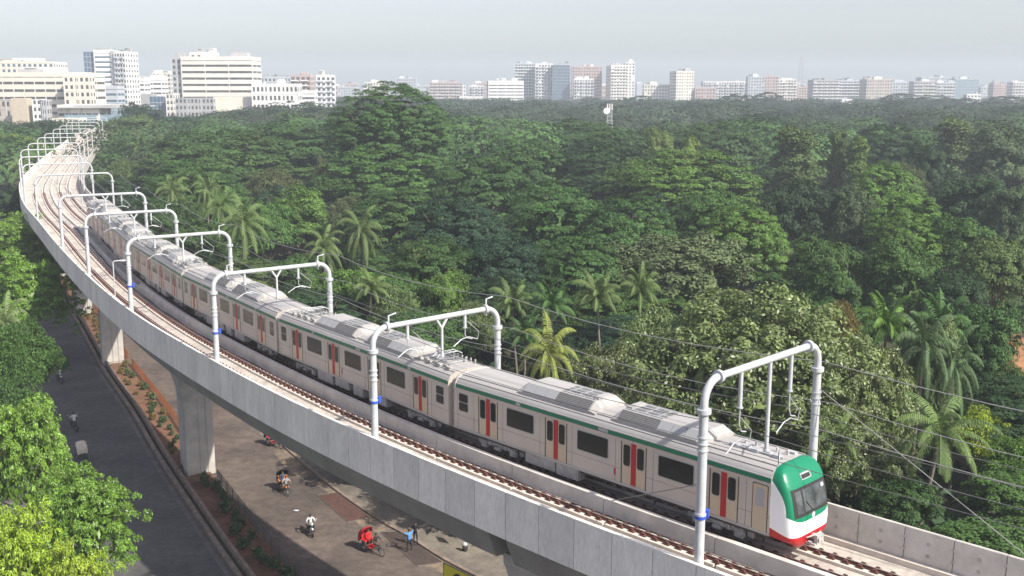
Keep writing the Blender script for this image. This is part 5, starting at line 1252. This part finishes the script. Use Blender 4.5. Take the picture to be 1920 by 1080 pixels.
# undergrowth that closes the view to the ground below the crowns
def scatter_mass(name, n, fn, per, leaf, flat, tint, up=.4):
    cen, rad = [], []
    while len(cen) < n:
        q = fn()
        if q is None: continue
        cen.append(q[:3]); rad.append(q[3])
    pos, nrm, size, tone = puffs_to_leaves(np.array(cen), np.array(rad), flat, per, leaf, up, .5, -.1)
    me = leaf_mesh(name, pos, nrm, size, tone, M['leaf'], .6); o = bpy.data.objects.new(name, me); COL.objects.link(o); o.color = (*TINT[tint], 1); o['kind'] = 'stuff'; return o
def f_under():
    Y = 44 + 250 * rng.random() ** 1.3; X = (rng.random() - .5) * 1.2 * (Y + 25); px = 960 + F_PX * X / (Y + 4)
    if px < -40 or px > 1960: return None
    d_, sg = near_via(X, Y, 0)
    if (sg > 0 and d_ < 12) or (sg <= 0 and d_ < 21): return None
    if abs(X - 52) < 14 and 88 < Y < 130: return None
    return X, Y, .4 + 1.6 * rng.random(), 1.4 + 1.4 * rng.random()
scatter_mass('undergrowth', 1500, f_under, 26, .5, .7, 'deep')
# far wood, read as one mass
def f_far(y0, y1, hm, hv, rr):
    def f():
        Y = y0 * (y1 / y0) ** rng.random(); px = rng.random() * 2050 - 60; X = (px - 960) / F_PX * (Y + 3)
        d_, sg = near_via(X, Y, 0)
        if d_ < 14 and Y < 460: return None
        if px < 190 and Y > 520: return None
        hh = hm + hv * math.sin(X * .011 + 1.3) * math.sin(Y * .009 + X * .004) + 2.2 * rng.normal()
        yl = float(np.interp(px, [0, 190, 330, 400, 480, 560, 640, 700, 800, 2000], [226, 224, 218, 212, 203, 191, 182, 180, 192, 193])) + (6 * math.sin(px * .021 + Y * .013) + 5 * math.sin(px * .057 - Y * .02)) * (px > 700)
        hh = min(hh, z_at(yl, Y) - rr * .08)
        return X, Y, max(hh, 5), rr * (.7 + .6 * rng.random())
    return f
def far_mass(name, n, f, subs, per, leaf, tint, flat=.5):
    cen, rad, ctr = [], [], []
    while len(cen) < n * subs:
        q = f()
        if q is None: continue
        X, Y, h, r = q; hz = min(h * .55, r * .8)
        for _ in range(subs):
            d = rng.normal(size=3); d /= np.linalg.norm(d); d[2] = abs(d[2]) - .12
            if d[1] > .5: d[1] *= -.5
            cen.append((X + d[0] * r, Y + d[1] * r, h - hz + d[2] * hz)); rad.append(r * (.20 + .16 * rng.random())); ctr.append((X, Y, h - hz * 1.4))
    pos, nrm, size, tone = puffs_to_leaves(np.array(cen), np.array(rad), flat, per, leaf, .35, .2, -.15)
    o_ = pos - np.repeat(np.array(ctr), per, axis=0); o_ /= np.linalg.norm(o_, axis=1)[:, None]; nrm = nrm * .32 + o_ * .68
    tn_ = np.repeat(np.repeat(rng.random(n), subs)[:len(cen)], per); tone = np.clip(.25 * tone + .75 * tn_, 0, 1)
    me = leaf_mesh(name, pos, nrm, size, tone, M['leaf'], .6); o = bpy.data.objects.new(name, me); COL.objects.link(o); o.color = (*TINT[tint], 1); o['kind'] = 'stuff'
far_mass('far_wood', 280, f_far(285, 480, 16.5, 3, 13), 54, 26, .55, 'green')
far_mass('far_wood', 200, f_far(285, 480, 15.5, 3, 7.5), 24, 26, .5, 'deep')
far_mass('far_wood', 620, f_far(480, 900, 16.5, 4, 16), 34, 26, .75, 'far')
far_mass('far_wood', 1300, f_far(880, 1750, 17.5, 4, 22), 20, 24, 1.3, 'far')
far_mass('far_wood', 60, f_far(290, 560, 19.5, 3, 15), 60, 26, .55, 'olivefar')
far_mass('far_wood', 110, f_far(500, 1300, 22.0, 3, 25), 60, 30, .85, 'far')
def f_lawn():
    a = rng.random() * 6.283; r = math.sqrt(rng.random()); return 50 + 12 * r * math.cos(a), 99 + 9 * r * math.sin(a), .02, .35 + .3 * rng.random()
scatter_mass('lawn_grass', 900, f_lawn, 9, .10, .3, 'mid', .6)
# ------------------------------------------------------------------ city
M['cream'] = mat('cream_render', (.74, .70, .61), .9, c2=(.64, .59, .51), scale=.08, detail=8)
M['creamw'] = mat('pale_render', (.74, .71, .65), .9, c2=(.62, .59, .54), scale=.08, detail=8)
M['whiteb'] = mat('white_render', (.78, .78, .77), .85, c2=(.66, .66, .66), scale=.08, detail=8)
M['greyb'] = mat('grey_render', (.42, .42, .42), .9, c2=(.32, .32, .33), scale=.08, detail=8)
M['brownb'] = mat('brown_render', (.50, .44, .38), .9, c2=(.40, .35, .30), scale=.1, detail=8)
M['pinkb'] = mat('pink_render', (.50, .36, .33), .9, c2=(.42, .31, .29), scale=.08)
M['coolb'] = mat('cool_grey_render', (.50, .54, .58), .85, c2=(.42, .45, .50), scale=.08)
M['glassb'] = mat('blue_curtain_glass', (.05, .10, .16), .2, c2=(.08, .14, .21), scale=.3, spec=.8)
M['glassc'] = mat('pale_curtain_glass', (.16, .24, .30), .25, c2=(.22, .30, .36), scale=.3, spec=.8)
M['win'] = mat('window_glass', (.035, .04, .045), .2, c2=(.10, .10, .10), scale=.4, spec=.7)
M['tan'] = mat('scaffold_net', (.56, .48, .38), .95, c2=(.46, .39, .30), scale=1.5)
M['plant'] = mat('roof_garden_leaf', (.04, .08, .03), .9, island=.4, c2=(.07, .11, .04), scale=2)
def building(label, x0, x1, ytop, D, style='bands', wall='creamw', depth=None, rot=0.0, fh=3.5, win='win', ybase=None, roof=True, group=None, name='building', bays=None, cat='building', seed=None, garden=False, z0=0.0):
    random.seed(seed if seed is not None else int(x0 * 7 + ytop))
    zt = z_at(ytop, D); Xa, _ = at_dist(x0, D, zt / 2); Xb, _ = at_dist(x1, D, zt / 2); W = (Xb - Xa); dp = depth or min(W * .7, 22)
    vis = W; W = max(W - dp * abs(math.sin(rot)), W * .45) / math.cos(rot)
    cx = (Xa + Xb) / 2; e = empty(name, label, cat, (cx, D + dp / 2, z0), rot, group); H_ = zt - z0
    base = M[wall]; nf = max(2, int(H_ / fh)); fh = H_ / nf; gm = M[win]
    def solid(nm, c, d, m, p=e): b = MB(); b.box(c, d); return b.build(nm, m, p)
    if style == 'plain': solid('wall', (0, 0, H_ / 2), (W, dp, H_), base)
    elif style == 'glass':
        solid('curtain_wall', (0, 0, H_ / 2), (W, dp, H_), gm)
        b = MB(); n = max(3, int(W / 2.2))
        for i in range(n + 1): b.box((-W / 2 + W * i / n, -dp / 2 - .06, H_ / 2), (.14, .12, H_))
        for k in range(nf): b.box((0, -dp / 2 - .07, k * fh + .2), (W + .3, .10, .3)); b.box((W / 2 + .07, 0, k * fh + .2), (.10, dp, .3)); b.box((-W / 2 - .07, 0, k * fh + .2), (.10, dp, .3))
        b.build('mullion', M['coolb'], e)
    elif style == 'bands':                       # glazed core with projecting spandrel bands
        solid('glazed_core', (0, 0, H_ / 2 - .1), (W - .5, dp - .5, H_ - .2), gm)
        for k in range(nf + 1):
            hh = fh * .64; z = min(k * fh + hh / 2, H_ - hh * .2); b = MB(); b.box((0, 0, z), (W, dp, hh)); b.build('spandrel', base, e)
        b = MB(); nb = bays or max(2, int(W / 9))
        for i in range(nb + 1):
            for sy in (-1, 1): b.box((-W / 2 + .35 + (W - .7) * i / nb, sy * (dp / 2 - .06), H_ / 2), (.5, .14, H_))
        for sx in (-1, 1):
            for j in range(3): b.box((sx * (W / 2 - .06), -dp / 2 + .3 + (dp - .6) * j / 2, H_ / 2), (.14, .6, H_))
        b.build('pier_strip', base, e)
    elif style in ('grid', 'balcony'):
        solid('wall', (0, 0, H_ / 2), (W, dp, H_), base); nb = bays or max(3, int(W / 3.2)); nd = max(2, int(dp / 4))
        for k in range(nf):
            b = MB(); z = k * fh + fh * .55
            for i in range(nb):
                if random.random() < .04: continue
                x = -W / 2 + W * (i + .5) / nb; ww = W / nb * (.5 if style == 'grid' else .62)
                if D < 900 and nb * nf <= 100: b2 = MB(); b2.box((x, -(dp / 2 + .02), z), (ww, .1, fh * .5)); b2.build('window', gm, e)
                else: b.box((x, -(dp / 2 + .02), z), (ww, .1, fh * .5))
            for i in range(nd):
                y = -dp / 2 + dp * (i + .5) / nd
                for sx in (-1, 1): b.box((sx * (W / 2 + .02), y, z), (.1, dp / nd * .45, fh * .5))
            if b.v: b.build('side_windows' if D < 900 and nb * nf <= 100 else 'window_row', gm, e)
            if style == 'balcony':
                b = MB()
                for i in range(0, nb, 2):
                    x = -W / 2 + W * (i + .75) / nb; b.box((x, -dp / 2 - .6, k * fh + .12), (W / nb * 1.5, 1.2, .2)); b.box((x, -dp / 2 - 1.15, k * fh + .6), (W / nb * 1.5, .1, .9))
                b.build('balcony', M['whiteb'] if wall != 'whiteb' else M['coolb'], e)
        b = MB()
        for k in range(nf + 1): b.box((0, -dp / 2 - .07, min(k * fh + .1, H_ - .1)), (W + .1, .16, .22))
        nn = max(2, nb // 3)
        for i in range(nn + 1): b.box((-W / 2 + W * i / nn, -dp / 2 - .09, H_ / 2), (.4, .18, H_))
        b.build('trim', M['coolb'] if wall in ('greyb', 'brownb', 'pinkb') else base, e)
    if roof:
        b = MB()
        for sy in (-1, 1): b.box((0, sy * (dp / 2 - .12), H_ + .5), (W + .06, .2, 1.0))
        for sx in (-1, 1): b.box((sx * (W / 2 - .12), 0, H_ + .45), (.2, dp - .5, .9))
        b.build('roof_parapet', base, e)
        for i in range(random.choice((1, 2, 2, 3))):
            x = random.uniform(-.35, .35) * W; b = MB(); s = min(W, dp) * random.uniform(.18, .32); hh = random.uniform(2.2, 4.2); b.box((x, random.uniform(-.2, .2) * dp, H_ + hh / 2), (s * random.uniform(1, 2), s, hh)); b.box((x, 0, H_ + hh + .12), (s * .9, s * .9, .24)); b.build('stair_house', random.choice((base, M['greyb'], M['whiteb'])), e)
        b = MB(); x = random.uniform(-.3, .3) * W; b.cyl((x, 0, H_), (x, 0, H_ + 2.2), 1.1, 10); b.build('water_tank', M['greyb'], e)
        b = MB(); x = random.uniform(-.4, .4) * W; b.cyl((x, 0, H_), (x, 0, H_ + random.uniform(4, 7)), .1, 5); b.build('mast', M['greyb'], e)
    if garden:
        b = MB()
        for i in range(110): bladed(b, (random.uniform(-.48, .48) * W, random.uniform(-.45, .1) * dp, H_ + .6), 1.8, 1.2, 6)
        b.build('roof_garden', M['plant'], e)['kind'] = 'stuff'
    return e, W, dp, H_, fh
# left cluster
building('pale pinkish office block with blue glass corner behind the long cream building', -15, 104, 118, 720, 'grid', 'cream', rot=.05, depth=25, win='glassb', garden=True, seed=3)
building('white stepped roof storey above the pinkish office block', 30, 74, 111, 735, 'bands', 'whiteb', depth=14, z0=0, roof=False)
building('long cream building with rows of narrow windows at the far left', -12, 168, 139, 610, 'bands', 'cream', rot=.0, depth=26, fh=3.9, bays=9, seed=12)
building('cream corner wing with small square windows beside the glass tower', 122, 171, 143, 600, 'grid', 'cream', rot=0.06, depth=9, bays=5, fh=3.9, seed=5, roof=False)
building('brown low block with tall dark windows at the lower far left', -12, 66, 187, 560, 'grid', 'brownb', rot=0, depth=16, bays=9, fh=4.2, seed=2, roof=False)
building('tan netted scaffold tower in front of the low brown block', 24, 53, 184, 548, 'plain', 'tan', depth=6, roof=False)
building('slim white panelled stair tower beside the tan netting', 64, 80, 186, 548, 'grid', 'whiteb', depth=6, bays=2, roof=False)
building('slim dark grey tower with white openings next to the slim white one', 80, 90, 187, 548, 'grid', 'greyb', depth=6, bays=1, win='whiteb' if False else 'win', roof=False)
building('low cream wing with long terraces nearest the end of the track', 108, 188, 199, 540, 'bands', 'cream', depth=16, fh=3.2, bays=6, roof=False, rot=.04)
building('lowest yellowish block of terraces right behind the far portals', 100, 150, 222, 525, 'grid', 'cream', depth=10, bays=5, fh=3.2, roof=False)
building('blue glass half of the tall white-banded tower', 161, 180, 97, 760, 'glass', 'greyb', depth=20, win='glassb', fh=3.6, roof=False)
building('tall tower with white horizontal bands, rooftop greenery', 180, 213, 96, 758, 'bands', 'whiteb', depth=18, fh=3.4, win='glassb', bays=1, garden=True, seed=1)
building('slim grey core wall between the banded tower and its balcony wing', 212, 219, 95, 757, 'plain', 'greyb', depth=19, roof=False)
building('white balcony wing at the right of the tall banded tower', 218, 245, 99, 755, 'balcony', 'whiteb', depth=20, rot=-.12, fh=3.5, bays=4, garden=True)
building('low blue glass podium at the foot of the tall banded tower', 170, 222, 163, 735, 'bands', 'coolb', depth=14, win='glassb', fh=3.8, roof=False)
building('glass-fronted podium with steel frames right of the track end', 178, 226, 194, 640, 'glass', 'coolb', depth=16, win='glassc', roof=False)
building('small white banded block right of the tall tower', 247, 273, 149, 830, 'bands', 'whiteb', depth=14)
building('mid-distance white banded block with pale tanks on its roof', 272, 305, 147, 860, 'bands', 'whiteb', depth=16)
building('taller hazy beige block behind the small banded blocks', 288, 322, 138, 980, 'grid', 'creamw', depth=18)
building('grey windowless block behind the treetops left of the big banded building', 245, 285, 176, 800, 'plain', 'greyb', depth=14, roof=False)
building('low grey and blue glass block left of the big banded building', 282, 316, 181, 690, 'glass', 'coolb', depth=16, win='glassb', roof=False)
building('narrow white wall block touching the big banded building', 313, 326, 176, 680, 'grid', 'creamw', depth=14, bays=2, roof=False)
building('grey side tower attached to the left of the big banded building', 325, 343, 110, 700, 'grid', 'greyb', depth=22, bays=2)
building('big broad white building with long dark window bands', 342, 476, 109, 698, 'bands', 'creamw', depth=24, fh=3.9, bays=3, seed=4)
building('roof storeys stepped above the big broad banded building', 360, 405, 101, 703, 'grid', 'creamw', depth=12, seed=3)
building('grey lattice-fronted lower block in front of the big banded building', 330, 402, 184, 660, 'grid', 'greyb', depth=14, bays=10, fh=3.4, roof=False)
building('blank cream wall block under the right half of the big banded building', 402, 480, 182, 665, 'plain', 'cream', depth=12, roof=False)
building('long low white building with small arched windows right of the banded one', 474, 560, 160, 660, 'grid', 'whiteb', depth=14, bays=11, fh=4.6)
building('tree-topped greenish block behind the long low white building', 490, 548, 146, 900, 'grid', 'coolb', depth=14, garden=True)
building('pinkish and white block left of the white twin-faced tower', 546, 584, 143, 850, 'balcony', 'pinkb', depth=16)
building('white twin-faced tower left of the tallest tree dome', 586, 629, 143, 780, 'balcony', 'whiteb', depth=18, rot=.2, seed=9)
building('low white flat-roofed terrace block below the pinkish one', 540, 592, 172, 770, 'bands', 'whiteb', depth=14, roof=False)
# centre and right skyline
for a in [
 ('very hazy low block just right of the white twin-faced tower', 634, 668, 163, 1500, 'grid', 'coolb', {}),
 ('hazy pale block at the left shoulder of the tallest tree dome', 684, 716, 154, 1400, 'grid', 'creamw', {}),
 ('hazy slab behind the tip of the tallest tree dome', 744, 780, 147, 1500, 'grid', 'coolb', {}),
 ('hazy pinkish pair of blocks right of the tallest tree dome', 806, 866, 155, 1350, 'balcony', 'pinkb', {}),
 ('small hazy white twin block left of the white terraced building', 880, 906, 161, 1400, 'balcony', 'whiteb', {}),
 ('low white strip building behind the trees right of the dome', 862, 905, 181, 1250, 'bands', 'whiteb', dict(roof=False)),
 ('white terraced building with a rounded roof tower left of the tall trio', 912, 982, 152, 1200, 'bands', 'whiteb', dict(rot=.1)),
 ('grey-blue back slab of the tall trio', 966, 1006, 119, 1330, 'balcony', 'coolb', {}),
 ('white balconied tower with a green glass stripe in the tall trio', 1002, 1037, 120, 1310, 'balcony', 'whiteb', dict(rot=.08)),
 ('blue glass tower in the middle of the skyline', 1036, 1070, 121, 1300, 'glass', 'coolb', dict(win='glassb', rot=-.1)),
 ('grey and pink gridded tower right of the blue glass one', 1073, 1128, 125, 1320, 'grid', 'pinkb', {}),
 ('white gridded block in front of the grey and pink tower', 1076, 1112, 148, 1290, 'balcony', 'whiteb', {}),
 ('white tall tower standing alone with a raised right shoulder', 1138, 1178, 123, 1300, 'balcony', 'creamw', dict(rot=.25)),
 ('narrow raised right shoulder of the lone white tower', 1172, 1190, 117, 1304, 'grid', 'whiteb', dict(depth=14)),
 ('low grey shed-like block right of the lone white tower', 1193, 1212, 157, 1350, 'plain', 'coolb', {}),
 ('low beige block with a long flat top right of the lone white tower', 1208, 1256, 159, 1300, 'grid', 'creamw', {}),
 ('slender white and grey tower alone right of the middle', 1258, 1301, 134, 1280, 'grid', 'creamw', dict(rot=.3)),
 ('small pink and white block beside the slender tower', 1303, 1340, 165, 1280, 'grid', 'pinkb', {}),
 ('wide white flat-topped slab in the right skyline', 1318, 1400, 153, 1420, 'balcony', 'whiteb', dict(depth=18)),
 ('hazy grey tower left of the lattice mast', 1402, 1432, 144, 1380, 'grid', 'coolb', {}),
 ('hazy pinkish tower left of the lattice mast', 1432, 1458, 143, 1400, 'grid', 'pinkb', {}),
 ('lower hazy cream block at the foot of the lattice mast', 1456, 1492, 149, 1420, 'balcony', 'creamw', {}),
 ('low red-tinted roofs cluster right of the lattice mast', 1492, 1522, 163, 1450, 'grid', 'pinkb', {}),
 ('long dark grey residential slab at the right, first of the row', 1522, 1572, 150, 1330, 'balcony', 'greyb', dict(rot=.06)),
 ('grey residential slab, second of the row', 1572, 1620, 151, 1350, 'balcony', 'coolb', {}),
 ('unfinished concrete frame block with white infill, third of the row', 1620, 1673, 149, 1310, 'grid', 'brownb', dict(rot=.1)),
 ('pale residential slab right of the unfinished frame', 1673, 1712, 154, 1380, 'grid', 'coolb', {}),
 ('dark residential block with a stepped top at the right', 1713, 1755, 153, 1340, 'balcony', 'greyb', {}),
 ('far blue-grey tower behind the dark stepped block', 1726, 1776, 145, 1600, 'grid', 'coolb', {}),
 ('slim grey block between the far tower and the glass-fronted one', 1757, 1790, 155, 1350, 'balcony', 'coolb', {}),
 ('pale glass-fronted block with overhanging flat roof at the right', 1790, 1834, 148, 1380, 'glass', 'coolb', dict(win='glassc')),
 ('small very hazy block near the right edge', 1838, 1862, 163, 1600, 'grid', 'coolb', {}),
 ('pinkish low block near the right edge', 1862, 1896, 158, 1480, 'grid', 'pinkb', {}),
 ('pale block cut by the right edge of the picture', 1898, 1935, 154, 1400, 'balcony', 'creamw', {}),
 ('small bright white house among the trees at the right', 1812, 1838, 177, 1150, 'grid', 'whiteb', {}),
 ('tiny white roof peeping between the trees near the right edge', 1892, 1912, 185, 1000, 'plain', 'whiteb', dict(roof=False)),
 ('small white flat roof before the long grey slab', 1578, 1598, 185, 1000, 'plain', 'whiteb', dict(roof=False)),
 ('small cream slab roof left of the hazy grey tower', 1392, 1412, 183, 1000, 'plain', 'creamw', dict(roof=False)),
]:
    building(a[0], a[1], a[2], a[3] + 1, a[4], a[5], a[6], **a[7])
# very far hazy row behind, individual faint blocks
random.seed(21); far_n = 0
for i in range(34):
    x = 610 + i * 39 + random.uniform(-8, 8); building('faint far block almost lost in the haze behind the skyline', x, x + random.uniform(22, 44), random.uniform(154, 166), 1750 + random.uniform(-80, 80), 'grid', random.choice(('coolb', 'pinkb', 'greyb', 'whiteb')), group='faint far blocks lost in the haze', depth=18, fh=6, seed=i)
# station at the end of the visible track
e = empty('station', 'grey-roofed elevated station with white frames where the track vanishes', 'station', (at_dist(205, 560, 12)[0], 560, 0), .15)
m = MB(); m.box((0, 0, 12.2), (34, 40, .8)); m.build('platform', M['conc'], e)
m = MB(); m.box((0, 0, 20.6), (40, 44, .6)); m.box((0, 0, 21.3), (24, 44, .8)); m.build('roof', M['greyb'], e)
for i in range(6):
    for j in (-1, 1): m = MB(); m.tube([(-15 + 6 * i, j * 19, 0), (-15 + 6 * i, j * 19, 20.4)], .35, 6); m.build('column', M['white'], e)
m = MB(); m.box((0, -19.5, 15), (34, .2, 4)); m.build('glazing', M['glassc'], e)
# lattice masts
def lattice(label, x, ytop, D, w0, w1, z0=0, dish=False):
    zt = z_at(ytop, D); X, _ = at_dist(x, D, zt); e = empty('lattice_mast', label, 'mast', (X, D, 0)); h = zt; n = 14; m = MB(); r = .12 if D < 600 else .16
    cr = lambda k: [((w0 + (w1 - w0) * k / n) / 2 * a, (w0 + (w1 - w0) * k / n) / 2 * b, h * k / n) for a, b in ((-1, -1), (1, -1), (1, 1), (-1, 1))]
    for q in range(4): m.tube([cr(0)[q], cr(n)[q]], r, 4)
    for k in range(n):
        A, B = cr(k), cr(k + 1)
        for q in range(4): m.tube([A[q], B[(q + 1) % 4]], r * .6, 3); m.tube([B[q], B[(q + 1) % 4]], r * .6, 3)
    m.build('lattice', M['white'] if dish else M['greyb'], e)
    if dish:
        m = MB(); m.cyl((-1.2, -.8, h - 1), (-1.2, -1.2, h - 1), 1.3, 16); m.build('dish', M['whiteb'], e)
        for q in (-.9, 0, .9): m = MB(); m.box((q, -.9, h + .6), (.4, .3, 2.4)); m.build('antenna', M['whiteb'], e)
lattice('small steel radio tower with a white dish standing among the hazy treetops', 1143, 203, 430, 3.2, 1.6, dish=True)
lattice('tall thin lattice mast rising from the right skyline', 1503, 106, 1600, 9, 3)

# ------------------------------------------------------------------ haze: one closed box of even air round everything
mb = MB(); mb.box((0, 2050, 56.0), (7900, 4700, 114.0)); hz = mb.build('haze', [])
hm = bpy.data.materials.new('haze_air'); hm.use_nodes = True; t = hm.node_tree; t.nodes.clear()
ou = t.nodes.new('ShaderNodeOutputMaterial'); pv = t.nodes.new('ShaderNodeVolumePrincipled'); pv.inputs['Color'].default_value = (.76, .85, .93, 1)
pv.inputs['Density'].default_value = HAZE_DENSITY; pv.inputs['Anisotropy'].default_value = 0.0
t.links.new(pv.outputs[0], ou.inputs['Volume']); hz.data.materials.clear(); hz.data.materials.append(hm); hz['kind'] = 'stuff'
